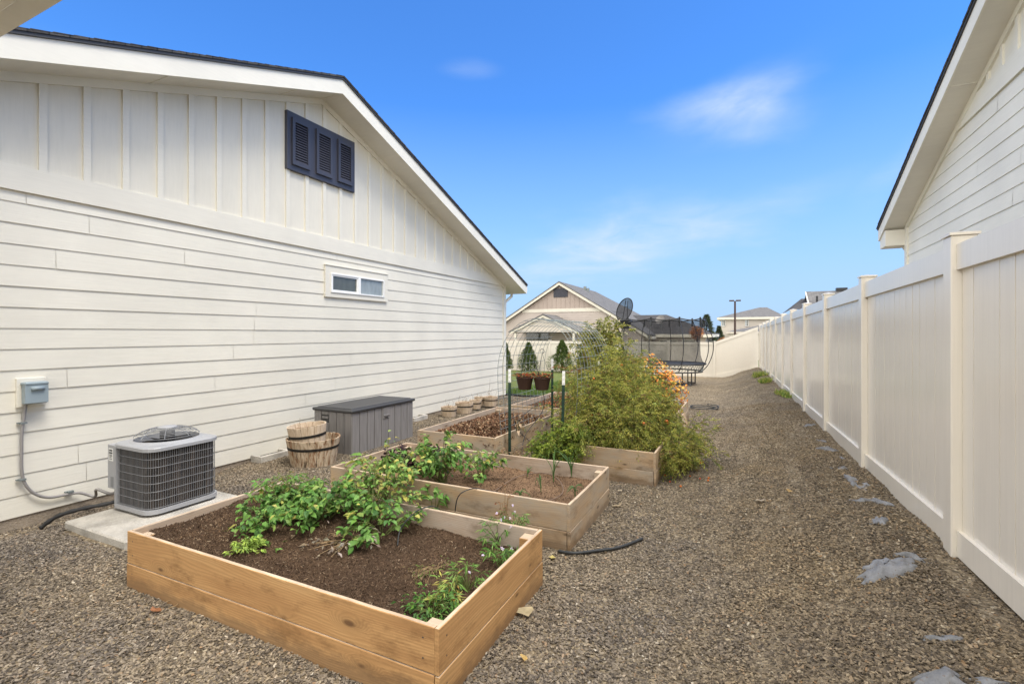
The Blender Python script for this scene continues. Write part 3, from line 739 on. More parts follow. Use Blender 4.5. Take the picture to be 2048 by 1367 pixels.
mb = MB(); hip_roof(mb, a.x, b.x, YQ, YQ+5.4, a.z, c_.z, c_.x, c_.x+.6, YQ+5); mb.build('porch_roof', M['shingle_grey'], ht)
mb = MB(); mb.box(a.x+.3, b.x-.3, YQ+.3, YT+.4, -2.6, a.z-.02); mb.box(a.x, b.x, YQ-.05, YQ, a.z-.25, a.z-.003); mb.build('porch_wall', M['far_white'], ht)

# roofs peeking above the side fence
YF = 34.0; a = at(1612, 583, YF+3.5); b = at(1660, 583, YF+3.5)
hf = empty('house', (a.x+4, YF, 0), 'dark roofed house whose roof just shows above the side fence', 'house')
zr = a.z; ze = zr-1.9
mb = MB()
for (y0, y1) in ((YF-.2, YF+3.5), (YF+7.2, YF+3.5)):
    q = [(a.x, y0, ze), (a.x+9, y0, ze), (a.x+9, y1, zr), (a.x, y1, zr)]; mb.quad(*q); mb.quad(*[(x_, y_, z_-.1) for x_, y_, z_ in q])
mb.build('roof', M['shingle_grey'], hf)
mb = MB(); mb.prism_x([(YF-.25, ze-.2), (YF+3.5, zr-.2), (YF+3.5, zr), (YF-.25, ze)], a.x-.05, a.x+.0); mb.build('rake_board', M['far_trim'], hf)
mb = MB(); mb.prism_x([(YF, -1.3), (YF+7, -1.3), (YF+7, ze+.05), (YF+3.5, zr-.15), (YF, ze+.05)], a.x+.25, a.x+8.8); mb.build('wall', M['far_white'], hf)
lo = at(1577, 621, YF+2); hi = at(1606, 597, YF+5)
mb = MB(); q = [(lo.x, YF+.5, lo.z), (a.x+.2, YF+.5, lo.z), (a.x+.2, YF+5, hi.z), (hi.x-.1, YF+5, hi.z)]; mb.quad(*q); mb.quad((lo.x, YF+.5, lo.z), (hi.x-.1, YF+5, hi.z), (lo.x, YF+9.5, lo.z)); mb.build('low_roof', M['shingle'], hf)
mb = MB(); mb.box(lo.x+.4, a.x+.24, YF+.9, YF+9, -1.3, lo.z-.02); mb.build('low_wall', M['far_white'], hf)
p = at(1634, 598, YF+1.8); mb = MB(); mb.tube([(p.x, YF+1.8, p.z-.2), (p.x, YF+1.8, p.z+.2)], .06); mb.build('vent_pipe', M['black_metal'], hf)
q = at(1683, 577, YF+3.5); mb = MB(); mb.box(q.x-.3, q.x+.3, YF+3.3, YF+3.7, zr-.3, q.z+.05); mb.build('chimney_cap', M['black_metal'], hf)

# lamp post
p = at(1470, 600, 56); lp = empty('street_lamp', (p.x, 56, -1.5), 'tall dark double headed street lamp standing before the two storey house', 'street lamp')
mb = MB(); mb.tube([(p.x, 56, -1.6), (p.x, 56, p.z-.1)], [.13, .09], 8); mb.build('pole', M['brown_metal'], lp)
for sg in (-1, 1):
    mb = MB(); mb.bbox(p.x+sg*.32-.24, p.x+sg*.32+.24, 55.85, 56.15, p.z-.12, p.z+.02, .02); mb.build('lamp_head', M['brown_metal'], lp)
# ------------------------------------------------------------------ raised beds
def rwood(L, h, t, mats, name, parent, p0, p1, z0, outer=1):
    """one plank from p0 to p1 (centre line), outer face on the +outer side of its local y"""
    p0 = Vector((*p0, 0)); p1 = Vector((*p1, 0)); d = p1-p0; L = d.length; c = (p0+p1)/2
    mb = MB(); rr = random.Random(hash((round(c.x, 2), round(c.y, 2), round(z0, 2))))
    # slightly bowed and chipped plank: a strip of cross sections with eased edges
    n = 14; b = .003; ring = []
    bow = rr.uniform(-.004, .004); tw = rr.uniform(-.002, .002)
    for i in range(n+1):
        x = -L/2+L*i/n; oy = bow*math.sin(math.pi*i/n)+rr.uniform(-.0006, .0006); oz = tw*math.sin(math.pi*i/n)+rr.uniform(-.0008, .0008)
        cs = [(-t/2+b, 0), (t/2-b, 0), (t/2, b), (t/2, h-b), (t/2-b, h+oz), (-t/2+b, h+oz), (-t/2, h-b), (-t/2, b)]
        for y, z in cs: mb.v.append((x, y+oy, z))
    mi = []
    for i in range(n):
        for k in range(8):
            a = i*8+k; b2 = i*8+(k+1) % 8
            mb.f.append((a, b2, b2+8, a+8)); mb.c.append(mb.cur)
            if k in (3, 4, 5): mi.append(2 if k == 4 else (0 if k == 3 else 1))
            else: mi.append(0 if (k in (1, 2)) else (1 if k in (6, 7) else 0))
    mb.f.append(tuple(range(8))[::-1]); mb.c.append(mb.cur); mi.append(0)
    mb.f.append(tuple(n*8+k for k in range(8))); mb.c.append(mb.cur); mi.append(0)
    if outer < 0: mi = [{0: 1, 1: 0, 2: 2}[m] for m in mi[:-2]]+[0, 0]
    me = bpy.data.meshes.new(name); me.from_pydata(mb.v, [], mb.f)
    for m in mats: me.materials.append(m)
    me.polygons.foreach_set('material_index', mi)
    o = bpy.data.objects.new(name, me); col.objects.link(o); o.parent = parent
    o.location = Vector((c.x, c.y, z0))-parent.location; o.rotation_euler.z = math.atan2(d.y, d.x)
    return o
def raised_bed(x0, x1, y0, y1, label, mats, h=.36, zb=-.05, rot=0, posts=((0, 0), (1, 0), (0, 1), (1, 1)), post_drop=.03):
    t = .024
    root = empty('raised_bed', ((x0+x1)/2, (y0+y1)/2, 0), label, 'garden bed', 'wooden raised beds')
    t = .024; H = (h-zb)/2
    for lv in (0, 1):
        z = zb+lv*(H+.002); hh = H-.002
        off = random.uniform(-.001, .001)-(.004 if lv == 0 else 0)
        # long faces overlap the short ones
        rwood(0, hh, t, mats, 'board', root, (x0, y0+t/2+off), (x1-t-.001, y0+t/2+off), z, -1)
        rwood(0, hh, t, mats, 'board', root, (x0+t+.001, y1-t/2), (x1-t-.001, y1-t/2), z, 1)
        rwood(0, hh, t, mats, 'board', root, (x0+t/2, y0+t+.001), (x0+t/2, y1), z, 1)
        rwood(0, hh, t, mats, 'board', root, (x1-t/2-off, y0+off), (x1-t/2-off, y1), z, -1)
    for i, j in posts:
        px = x0+t+.001+.02+.025 if i == 0 else x1-t-.001-.045
        py = y0+t+.046 if j == 0 else y1-t-.046
        px0, py0 = (x0+t+.002 if i == 0 else x1-t-.002-.088), (y0+t+.002 if j == 0 else y1-t-.002-.088)
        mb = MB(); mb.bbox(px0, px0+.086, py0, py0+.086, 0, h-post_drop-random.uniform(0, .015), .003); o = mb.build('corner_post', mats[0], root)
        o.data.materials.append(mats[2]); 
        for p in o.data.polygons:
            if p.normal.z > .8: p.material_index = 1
    for bo in [o for o in col.objects if o.parent == root and o.name.startswith('board')]:
        n_ = [v.co.x for v in bo.data.vertices]; L = max(n_); hh = max(v.co.z for v in bo.data.vertices)
        if mats[0] != M['wood_fresh']: continue
        m0 = bo.data.polygons[1].material_index; sgn = 1 if m0 == 0 else -1
        for ex in (-1, 1):
            for zz_ in (.28, .72):
                mb = MB(); M4 = Matrix.Translation((ex*(L-.06), sgn*(t/2+.0006), hh*zz_)) @ Matrix.Rotation(R(90), 4, 'X'); q_ = [M4 @ Vector((.0045*math.cos(a_), .0045*math.sin(a_), 0)) for a_ in np.linspace(0, 2*math.pi, 9)[:-1]]
                mb.add(q_, [tuple(range(8))]); me_o = mb.build('screw', M['lid'], None); me_o.parent = bo
    return root
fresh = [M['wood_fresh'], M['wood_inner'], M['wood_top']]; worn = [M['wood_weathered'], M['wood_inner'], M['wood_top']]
B1 = (-3.63, -1.20, 1.765, 2.955); B2 = (-3.63, -1.19, 3.485, 4.65); B3 = (-3.955, -2.78, 5.31, 7.62); B4 = (-2.07, -.87, 5.40, 7.70); B5 = (-2.25, -1.02, 7.95, 10.25); B6 = (-3.95, -2.75, 8.15, 10.5)
raised_bed(*B1, 'nearest raised bed of fresh honey coloured planks', fresh, h=.365)
raised_bed(*B2, 'second raised bed, weathered planks with onions and leafy plants inside', worn)
raised_bed(*B3, 'weathered raised bed of brown straw mulch beside the storage box', worn)
raised_bed(*B4, 'raised bed buried under the sprawling tomato plants', worn)
raised_bed(*B5, 'far raised bed holding orange flowers and a grey paver', worn, h=.32)
raised_bed(*B6, 'far raised bed of red leaved strawberries behind the straw bed', worn, h=.32)

def soil(name, B, zf, mat, label, bits, nb, bmin, bmax):
    x0, x1, y0, y1 = B[0]+.0225, B[1]-.0225, B[2]+.0225, B[3]-.0225
    nx = max(8, int((x1-x0)/.025)); ny = max(8, int((y1-y0)/.025))
    zz = lambda x, y: zf((x-x0)/(x1-x0), (y-y0)/(y1-y0))+.018*noise.noise(Vector((x*4, y*4, 1)))+.012*noise.noise(Vector((x*12, y*12, 5)))+.006*noise.noise(Vector((x*35, y*35, 9)))
    g = grid_mesh(name, list(np.linspace(x0, x1, nx)), list(np.linspace(y0, y1, ny)), zz, mat)
    tag(g, label, kind='stuff')
    P = np.empty((nb, 3)); 
    for i in range(nb):
        x = random.uniform(x0, x1); y = random.uniform(y0, y1); P[i] = (x, y, zz(x, y)+.002)
    return zz, P

# generic scatter through geometry nodes (uncountable stuff)
def scatter(name, P, mat, shape, smin, smax, label, tilt=.5, seed=0):
    me = bpy.data.meshes.new(name); me.vertices.add(len(P)); me.vertices.foreach_set('co', np.asarray(P, dtype=np.float32).ravel())
    o = bpy.data.objects.new(name, me); col.objects.link(o); tag(o, label, kind='stuff')
    ng = bpy.data.node_groups.new(name, 'GeometryNodeTree')
    ng.interface.new_socket('Geometry', in_out='INPUT', socket_type='NodeSocketGeometry'); ng.interface.new_socket('Geometry', in_out='OUTPUT', socket_type='NodeSocketGeometry')
    k = N(ng); gi = k.n('NodeGroupInput'); go = k.n('NodeGroupOutput')
    m2p = k.n('GeometryNodeMeshToPoints'); k.l(gi.outputs[0], m2p.inputs[0])
    jo = k.n('GeometryNodeGeometryToInstance')
    def rv(a, b, sd, typ='FLOAT_VECTOR'):
        x = k.n('FunctionNodeRandomValue', data_type=typ)
        if typ == 'FLOAT_VECTOR': x.inputs[0].default_value = a; x.inputs[1].default_value = b; x.inputs['Seed'].default_value = sd; return x.outputs[0]
        if typ == 'INT': x.inputs[4].default_value = a; x.inputs[5].default_value = b; x.inputs['Seed'].default_value = sd; return x.outputs[2]
        x.inputs[2].default_value = a; x.inputs[3].default_value = b; x.inputs['Seed'].default_value = sd; return x.outputs[1]
    for i in range(4):
        if shape == 'chip':
            ic = k.n('GeometryNodeMeshIcoSphere'); ic.inputs['Radius'].default_value = .5; ic.inputs['Subdivisions'].default_value = 1
            sp = k.n('GeometryNodeSetPosition'); k.l(ic.outputs[0], sp.inputs[0]); k.l(rv((-.17, -.17, -.17), (.17, .17, .17), 10+i+seed), sp.inputs['Offset'])
            tr = k.n('GeometryNodeTransform'); k.l(sp.outputs[0], tr.inputs[0]); tr.inputs['Scale'].default_value = (1.1, (.62, .8, .5, .7)[i], (.34, .3, .42, .25)[i])
        elif shape == 'fibre':
            cb = k.n('GeometryNodeMeshCube'); cb.inputs['Size'].default_value = (1, (.16, .08, .25, .12)[i], (.06, .08, .05, .1)[i])
            sp = k.n('GeometryNodeSetPosition'); k.l(cb.outputs[0], sp.inputs[0]); k.l(rv((-.05, -.05, -.03), (.05, .05, .03), 10+i+seed), sp.inputs['Offset'])
            tr = k.n('GeometryNodeTransform'); k.l(sp.outputs[0], tr.inputs[0])
        else:
            gr = k.n('GeometryNodeMeshCone'); gr.inputs['Vertices'].default_value = 3; gr.inputs['Radius Bottom'].default_value = .06; gr.inputs['Depth'].default_value = 1
            sp = k.n('GeometryNodeSetPosition'); k.l(gr.outputs[0], sp.inputs[0])
            tr = k.n('GeometryNodeTransform'); k.l(sp.outputs[0], tr.inputs[0]); tr.inputs['Scale'].default_value = (.6, 1, 1)
        k.l(tr.outputs[0], jo.inputs[0])
    ip = k.n('GeometryNodeInstanceOnPoints'); k.l(m2p.outputs[0], ip.inputs['Points']); k.l(jo.outputs[0], ip.inputs['Instance'])
    ip.inputs['Pick Instance'].default_value = True; k.l(rv(0, 3, 3, 'INT'), ip.inputs['Instance Index'])
    k.l(rv((-tilt, -tilt, 0), (tilt, tilt, 6.283), 5), ip.inputs['Rotation']); k.l(rv(smin, smax, 6, 'FLOAT'), ip.inputs['Scale'])
    sm = k.n('GeometryNodeSetMaterial'); sm.inputs['Material'].default_value = mat; k.l(ip.outputs[0], sm.inputs[0]); k.l(sm.outputs[0], go.inputs[0])
    md = o.modifiers.new('scatter', 'NODES'); md.node_group = ng
    return o
sstep = lambda t: max(0, min(1, t))**2*(3-2*max(0, min(1, t)))
z1f, P1 = soil('soil', B1, lambda u, v: .315-.10*sstep((u-.12)*1.5)+.03*sstep((v-.5)*2)*(1-u), M['soil_dark'], 'dark compost filling the nearest bed', 0, 38000, 0, 0)
z2f, P2 = soil('soil', B2, lambda u, v: .235-.02*u, M['soil_tan'], 'dry tan soil in the second bed', 0, 9000, 0, 0)
z3f, P3 = soil('soil', B3, lambda u, v: .26+.05*math.sin(math.pi*u)*math.sin(math.pi*v), M['soil_dark'], 'brown straw mulch in the bed by the storage box', 0, 12000, 0, 0)
z4f, P4 = soil('soil', B4, lambda u, v: .25, M['soil_dark'], 'dark soil under the tomato plants', 0, 100, 0, 0)
z5f, P5 = soil('soil', B5, lambda u, v: .20, M['soil_dark'], 'brown soil in the far bed with the paver', 0, 4000, 0, 0)
z6f, P6 = soil('soil', B6, lambda u, v: .22, M['soil_dark'], 'brown soil under the strawberry leaves', 0, 3000, 0, 0)
scatter('mulch_fibres', P1, M['mulch_bits'], 'fibre', .006, .022, 'small wood fibres on the compost of the nearest bed', 1.0)
scatter('soil_crumbs', P2, M['mulch_bits'], 'chip', .004, .014, 'crumbs and fibres on the tan soil of the second bed', 1.0)
scatter('straw_mulch', P3, M['straw_bits'], 'fibre', .03, .11, 'rough brown straw heaped in the bed by the storage box', .8)
scatter('straw_mulch', np.vstack([P5, P6]), M['straw_bits'], 'fibre', .015, .05, 'straw bits on the soil of the two far beds', .8)

# gravel
keep = []
BEDS = [B1, B2, B3, B4, B5, B6]
def inside(x, y):
    for b in BEDS:
        if b[0]+.02 < x < b[1]-.02 and b[2]+.02 < y < b[3]-.02: return True
    if -5.15 < x < -4.25 and 2.02 < y < 3.2: return True
    return False
rg = random.Random(3)
for (ya, yb_, xa, xb, n) in ((.3, 4.0, -5.85, 1.3, 230000), (4.0, 7.0, -5.85, 1.25, 95000), (7.0, 12.0, -5.85, 1.2, 70000), (12.0, 20, -4.2, 1.0, 16000)):
    for _ in range(n):
        x = rg.uniform(xa, xb); y = rg.uniform(ya, yb_)
        if x > xfence(y)-.01 or inside(x, y): continue
        if y > 12.3 and x < LX1: continue
        if x < -5.5 and y < 3.6 and rg.random() < .6*(x+5.5)/-.35: continue
        keep.append((x, y, gzn(x, y)+rg.uniform(.0, .008)))
scatter('gravel', np.array(keep), M['chip'], 'chip', .010, .0245, 'brown grey stone chips covering the ground', .55)
gl = []
for _ in range(26000):
    x = rg.uniform(-6.6, LX1); y = rg.uniform(LY0, 26.5); gl.append((x, y, gzn(x, y)+.03))
M['grass_blade'] = mat_random('grass_blades', [(0, (.05, .11, .02)), (.5, (.10, .19, .035)), (1, (.20, .28, .07))], .6)
scatter('grass', np.array(gl), M['grass_blade'], 'blade', .06, .13, 'short green grass of the lawn', .35)

# ------------------------------------------------------------------ landscape fabric scraps
def fabric(px, py, rx, ry, a, n=40, hgt=.03, label=''):
    c = gpt(px, py); root_z = c.z
    mb = MB(); rr = random.Random(int(px)); rings = 12; ph = rr.uniform(0, 9)
    mb.v.append((c.x, c.y, gzn(c.x, c.y)+.02))
    for j in range(1, rings+1):
        for i in range(n):
            t = 2*math.pi*i/n; q = j/rings
            rad = q*(1+.75*noise.noise(Vector((math.cos(t)*1.6+ph, math.sin(t)*1.6, px*.01)))+.5*noise.noise(Vector((math.cos(t)*5+ph, math.sin(t)*5, 2))))
            lx, ly = rx*rad*math.cos(t), ry*rad*math.sin(t)
            x = c.x+lx*math.cos(a)-ly*math.sin(a); y = c.y+lx*math.sin(a)+ly*math.cos(a)
            z = gzn(x, y)+.001+1.05*hgt*(.5-abs(noise.noise(Vector((x*11, y*6, ph)))))*(1-.75*q*q)-(.014 if j == rings else 0)+.006*noise.noise(Vector((x*30, y*30, 0)))
            mb.v.append((x, y, z))
    for i in range(n): mb.f.append((0, 1+i, 1+(i+1) % n)); mb.c.append(mb.cur)
    for j in range(rings-1):
        for i in range(n): a0 = 1+j*n+i; a1 = 1+j*n+(i+1) % n; mb.f.append((a0, a1, a1+n, a0+n)); mb.c.append(mb.cur)
    o = mb.build('fabric_scrap', M['fabric'], None, smooth=True, origin=c); tag(o, label, 'landscape fabric', 'torn landscape fabric showing through the gravel')
FS = [(1772, 1136, .17, .085, .6, 'largest flat torn piece of grey fabric in the gravel beside the nearest fence post'),
      (1828, 1116, .085, .03, .3, 'narrow grey fabric sliver right beside the largest torn piece'),
      (1757, 1043, .09, .045, 1.2, 'crumpled grey fabric piece just beyond the largest torn piece'),
      (1764, 1005, .10, .05, 2.2, 'wrinkled grey fabric strip midway along the torn line, right of the long piece'),
      (1722, 1002, .07, .03, .4, 'small grey fabric flap left of the wrinkled strip'),
      (1712, 966, .15, .06, 1.9, 'long wrinkled grey fabric piece opposite the second fence post'),
      (1678, 935, .08, .03, .2, 'dark rimmed flat fabric bit beyond the long wrinkled piece'),
      (1686, 916, .05, .035, 1.5, 'pointed grey fabric tip sticking up near the fence'),
      (1658, 900, .11, .045, .3, 'grey fabric scrap, third from the far end of the torn line'),
      (1642, 881, .05, .05, 1.4, 'upright folded fabric scrap second from the far end'),
      (1618, 850, .10, .04, .8, 'farthest pale fabric scrap by the fence'),
      (1915, 1358, .12, .05, .3, 'grey fabric piece at the bottom edge of the photo'),
      (1885, 1277, .06, .03, .3, 'small grey fabric scrap between the bottom piece and the largest piece')]
for a in FS: fabric(a[0], a[1], a[2], a[3], a[4], label=a[5], hgt=.085 if a[2] > .1 else .06)

# ------------------------------------------------------------------ air conditioner
pad = empty('concrete_pad', (-4.7, 2.6, 0)); bpy.data.objects.remove(pad)
mb = MB(); mb.bbox(-5.2, -4.27, 2.06, 3.14, -.08, .062, .012); o = mb.build('concrete_pad', M['concrete'], origin=(-4.7, 2.6, -.02)); tag(o, 'pale concrete pad under the air conditioner', 'concrete pad')
AX0, AX1, AY0, AY1 = -5.20, -4.60, 2.40, 3.02
AZ0, AZ1 = .085, .66
ac = empty('air_conditioner', ((AX0+AX1)/2, (AY0+AY1)/2, .064), 'grey outdoor air conditioner with wire guard on a concrete pad', 'air conditioner')
def rrect(x0, x1, y0, y1, r, n=6):
    P = []
    for cx_, cy_, a0 in ((x1-r, y1-r, 0), (x0+r, y1-r, 90), (x0+r, y0+r, 180), (x1-r, y0+r, 270)):
        for i in range(n+1): t = R(a0+90*i/n); P.append((cx_+r*math.cos(t), cy_+r*math.sin(t)))
    return P
mb = MB(); mb.prism_z(rrect(AX0-.005, AX1+.012, AY0-.012, AY1+.012, .11), AZ0, AZ0+.035); mb.build('base_pan', M['ac_grey'], ac)
mb = MB(); mb.prism_z(rrect(AX0+.06, AX1-.06, AY0+.06, AY1-.06, .09), .062, AZ0+.001); mb.build('foot', M['ac_grey'], ac)
m_, nt_, b_ = newmat('coil_fins', .7, .3, (.03, .03, .032)); k_ = N(nt_); f_ = k_.noise(k_.coord((60, 60, 3)), 1, 3); k_.l(k_.ramp(f_, [(.35, (.012, .012, .013)), (.7, (.075, .06, .05))]), b_.inputs['Base Color'])
mb = MB(); mb.prism_z(rrect(AX0+.02, AX1-.012, AY0+.014, AY1-.014, .10), AZ0+.035, AZ1-.03); mb.build('coil', m_, ac)
mb = MB(); P = rrect(AX0, AX1, AY0, AY1, .11, 6)
def perim(P, step):
    out = []; Q = P+[P[0]]; acc = 0
    for a, b in zip(Q[:-1], Q[1:]):
        L = math.hypot(b[0]-a[0], b[1]-a[1]); 
        while acc <= L and L > 0: t = acc/L; out.append((a[0]+(b[0]-a[0])*t, a[1]+(b[1]-a[1])*t)); acc += step
        acc -= L
    return out
PP = [p for p in perim(P, .0185) if not (p[0] < AX0+.13 and p[1] < AY0+.2)]
for x, y in PP: mb.tube([(x, y, AZ0+.02), (x, y, AZ1-.02)], .0015, 4)
for j in range(8):
    z = AZ0+.05+j*(AZ1-AZ0-.08)/7
    pl_ = [p for p in P]; mb.tube([(x, y, z) for x, y in pl_], .0022, 4, close=True)
mb.build('wire_guard', M['ac_wire'], ac)
mb = MB(); mb.bbox(AX0-.03, AX0+.10, AY0-.014, AY0+.10, .25, AZ1-.015, .004); mb.box(AX0+.085, AX0+.105, AY0-.016, AY0+.02, AZ0, AZ1-.02); sp_ = mb.build('service_panel', M['ac_grey'], ac)
mb = MB(); mb.box(AX0-.012, AX0+.062, AY0-.0155, AY0-.0145, .50, .615); st_ = mb.build('warning_sticker', M['paper'], sp_)
mb = MB()
for (za, zb_, xa, xb) in ((.588, .602, .0, .05), (.566, .580, -.003, .052), (.552, .558, 0, .045), (.542, .547, 0, .05), (.530, .535, .004, .04), (.515, .520, 0, .048)): mb.box(AX0+xa, AX0+xb, AY0-.0165, AY0-.0156, za, zb_)
mb.build('sticker_print', M['ink'], st_)
mb = MB(); mb.box(AX0+.02, AX0+.07, AY0-.0155, AY0-.0145, .265, .36); mb.build('rating_plate', M['ac_wire'], sp_)
# top with round opening and domed fan guard
cx_, cy_, rf_ = (AX0+AX1)/2, (AY0+AY1)/2, .255
mb = MB(); O = rrect(AX0-.008, AX1+.014, AY0-.014, AY1+.014, .115, 6); n = 56
def edge_at(t):
    # point of the outline at this angle
    best = None
    dx, dy = math.cos(t), math.sin(t); Q = O+[O[0]]
    for a, b in zip(Q[:-1], Q[1:]):
        ax, ay, bx_, by_ = a[0]-cx_, a[1]-cy_, b[0]-cx_, b[1]-cy_; den = dx*(by_-ay)-dy*(bx_-ax)
        if abs(den) < 1e-12: continue
        s_ = (ax*(by_-ay)-ay*(bx_-ax))/den; u_ = (ax*dy-ay*dx)/den
        if s_ > 0 and -1e-6 <= u_ <= 1+1e-6: best = (cx_+dx*s_, cy_+dy*s_)
    return best
b0 = len(mb.v)
for i in range(n):
    t = 2*math.pi*(i+.37)/n; e = edge_at(t); c, s_ = math.cos(t), math.sin(t)
    mb.v += [(e[0], e[1], AZ1-.035), (e[0], e[1], AZ1-.008), (e[0]-c*.008, e[1]-s_*.008, AZ1), (cx_+c*(rf_+.03), cy_+s_*(rf_+.03), AZ1+.006), (cx_+c*rf_, cy_+s_*rf_, AZ1+.022), (cx_+c*(rf_-.01), cy_+s_*(rf_-.01), AZ1-.06)]
for i in range(n):
    for j in range(5): a = b0+i*6+j; b = b0+((i+1) % n)*6+j; mb.f.append((a, b, b+1, a+1)); mb.c.append(mb.cur)
mb.build('top_cover', M['ac_grey'], ac)
mb = MB(); dome = lambda q: AZ1+.02+.10*math.sqrt(max(0, 1-(q*.97)**2))
for j in range(1, 15):
    q = j/14; r_ = rf_*q
    if q < .3: continue
    mb.tube([(cx_+r_*math.cos(2*math.pi*i/40), cy_+r_*math.sin(2*math.pi*i/40), dome(q)) for i in range(40)], .0024, 4, close=True)
for i in range(8):
    t = 2*math.pi*i/8+.2; mb.tube([(cx_+rf_*q*math.cos(t), cy_+rf_*q*math.sin(t), dome(q)) for q in np.linspace(.2, 1, 10)], .0032, 4)
mb.build('fan_guard', M['ac_wire'], ac)
mb = MB(); mb.lathe([(.001, .128), (.07, .124), (.085, .112), (.001, .110)], 24, (cx_, cy_, AZ1)); mb.build('motor_cap', M['ac_grey'], ac, smooth=True)
mb = MB(); mb.lathe([(.001, 0), (rf_-.012, 0)], 30, (cx_, cy_, AZ1-.20)); mb.lathe([(.06, .0), (.06, .2), (.001, .2)], 16, (cx_, cy_, AZ1-.12))
for i in range(4):
    t = math.pi/2*i; M4 = Matrix.Translation((cx_, cy_, AZ1-.02)) @ Matrix.Rotation(t, 4, 'Z') @ Matrix.Rotation(.45, 4, 'X'); mb.box(.05, .23, -.06, .06, -.002, .002, M4)
mb.build('fan', M['black_plastic'], ac)
# disconnect box with its conduit
dx_ = XW+.02
db = empty('electrical_disconnect', (XW+.02, 2.06, 1.12), 'small grey electrical disconnect box on the siding at the left edge', 'electrical box')
mb = MB(); mb.bbox(XW+.0, XW+.036, 1.955, 2.155, 1.0, 1.255, .003); mb.build('mounting_block', M['trim'], db)
mb = MB(); mb.bbox(XW+.037, XW+.115, 1.985, 2.135, 1.03, 1.205, .005); bxo = mb.build('enclosure', M['box_grey_blue'], db)
mb = MB(); mb.bbox(XW+.03, XW+.128, 1.978, 2.142, 1.195, 1.222, .008); mb.bbox(XW+.116, XW+.122, 1.98, 2.14, 1.035, 1.20, .003); mb.build('cover', M['box_grey_blue'], bxo)
mb = MB(); mb.tube([(XW+.126, 2.02, 1.165), (XW+.126, 2.11, 1.165)], .019, 10); mb.build('embossed_rib', M['box_grey_blue'], bxo, smooth=True)
def wallp(px, py, d=.045):
    u = (px-1024)/970.; Z = (XW+d)/(CS*u-SN); return Vector((XW+d, Z*(CS+SN*u), CAM_H+(667-py)/970.*Z))
def smooth_path(P, n=6):
    out = []
    P = [Vector(p) for p in P]
    for i in range(len(P)-1):
        p0 = P[max(0, i-1)]; p1 = P[i]; p2 = P[i+1]; p3 = P[min(len(P)-1, i+2)]
        for j in range(n):
            t = j/n; out.append(.5*((2*p1)+(-p0+p2)*t+(2*p0-5*p1+4*p2-p3)*t*t+(-p0+3*p1-3*p2+p3)*t**3))
    out.append(P[-1]); return out
cp = [wallp(51, 809), wallp(49, 830), wallp(44, 860), wallp(43, 900), wallp(44, 945), wallp(52, 970), wallp(72, 988), wallp(100, 994), wallp(135, 988), wallp(160, 985, .06), wallp(190, 992, .12)]
cp += [Vector((-5.45, 2.40, .20)), Vector((-5.3, 2.44, .17)), Vector((-5.18, 2.47, .22))]
mb = MB(); mb.tube(smooth_path(cp), .0125, 8); mb.build('conduit', M['conduit'], db, smooth=True)
for q in ((45, 845), (43, 958), (139, 982)):
    p = wallp(*q, d=.03); mb = MB(); mb.box(p.x, p.x+.032, p.y-.022, p.y+.022, p.z-.008, p.z+.008); mb.box(p.x-.015, p.x+.006, p.y-.035, p.y+.01, p.z-.006, p.z+.006); mb.build('conduit_strap', M['galv'], db)
mb = MB(); L_ = smooth_path([(-5.12, 2.52, .15), (-5.18, 2.38, .12), (-5.3, 2.22, .10), (-5.42, 2.1, .055), (-5.50, 2.02, -.03)]); mb.tube(L_, [.018+.003*math.sin(i*1.9) for i in range(len(L_))], 8); o = mb.build('refrigerant_line', M['black_plastic'], smooth=True, origin=(-5.3, 2.25, 0)); tag(o, 'black wrapped refrigerant line running from the air conditioner into the gravel', 'pipe')

# ------------------------------------------------------------------ storage box
SX0, SX1, SY0, SY1, SH = -5.50, -4.80, 4.98, 6.32, .575
sb = empty('storage_box', ((SX0+SX1)/2, (SY0+SY1)/2, 0), 'grey plastic storage box with dark lid against the house wall', 'storage box')
mb = MB(); tz = .02
n = 9
mb.bbox(SX0+.01, SX1-.01, SY0+.01, SY1-.01, -.02, SH, .004); mb.build('inner_shell', M['lid'], sb); mb = MB()
nn = 9; w = (SY1-SY0)/nn
for i in range(nn):
    a, b = SY0+i*w+.005, SY0+(i+1)*w-.005; sk = .0
    mb.bbox(SX1-.012, SX1+.004, a, b, .0, SH-.005, .004)
n2 = 5; w2 = (SX1-SX0)/n2
for i in range(n2):
    a, b = SX0+i*w2+.005, SX0+(i+1)*w2-.005
    if i == 1: mb.bbox(a, b, SY0-.004, SY0+.012, .0, .41, .004); mb.bbox(a, b, SY0-.004, SY0+.012, .52, SH-.005, .004)
    else: mb.bbox(a, b, SY0-.004, SY0+.012, .0, SH-.005, .004)
body = mb.build('body', M['resin'], sb)
mb = MB(); a, b = SX0+w2, SX0+2*w2; mb.bbox(a+.012, b-.012, SY0-.004, SY0+.012, .465, .50, .004); mb.build('handle', M['resin'], sb)
mb = MB(); ym = (SY0+SY1)/2+.02; mb.bbox(SX1+.004, SX1+.014, ym-.07, ym+.07, .40, SH-.01, .004); mb.bbox(SX1+.014, SX1+.026, ym-.065, ym+.065, .435, .46, .005); mb.build('latch_plate', M['resin'], sb)
mb = MB(); mb.box(SX1+.0145, SX1+.0155, ym-.03, ym+.03, .405, .42); mb.build('latch_emblem', M['ink'], sb)
mb = MB(); O = (SX0-.015, SX1+.03, SY0-.03, SY1+.03)
mb.bbox(O[0], O[1], O[2], O[3], SH-.002, SH+.04, .012)
mb.bbox(O[0]+.05, O[1]-.05, O[2]+.05, O[3]-.05, SH+.035, SH+.052, .01)
mb.build('lid', M['lid'], sb)

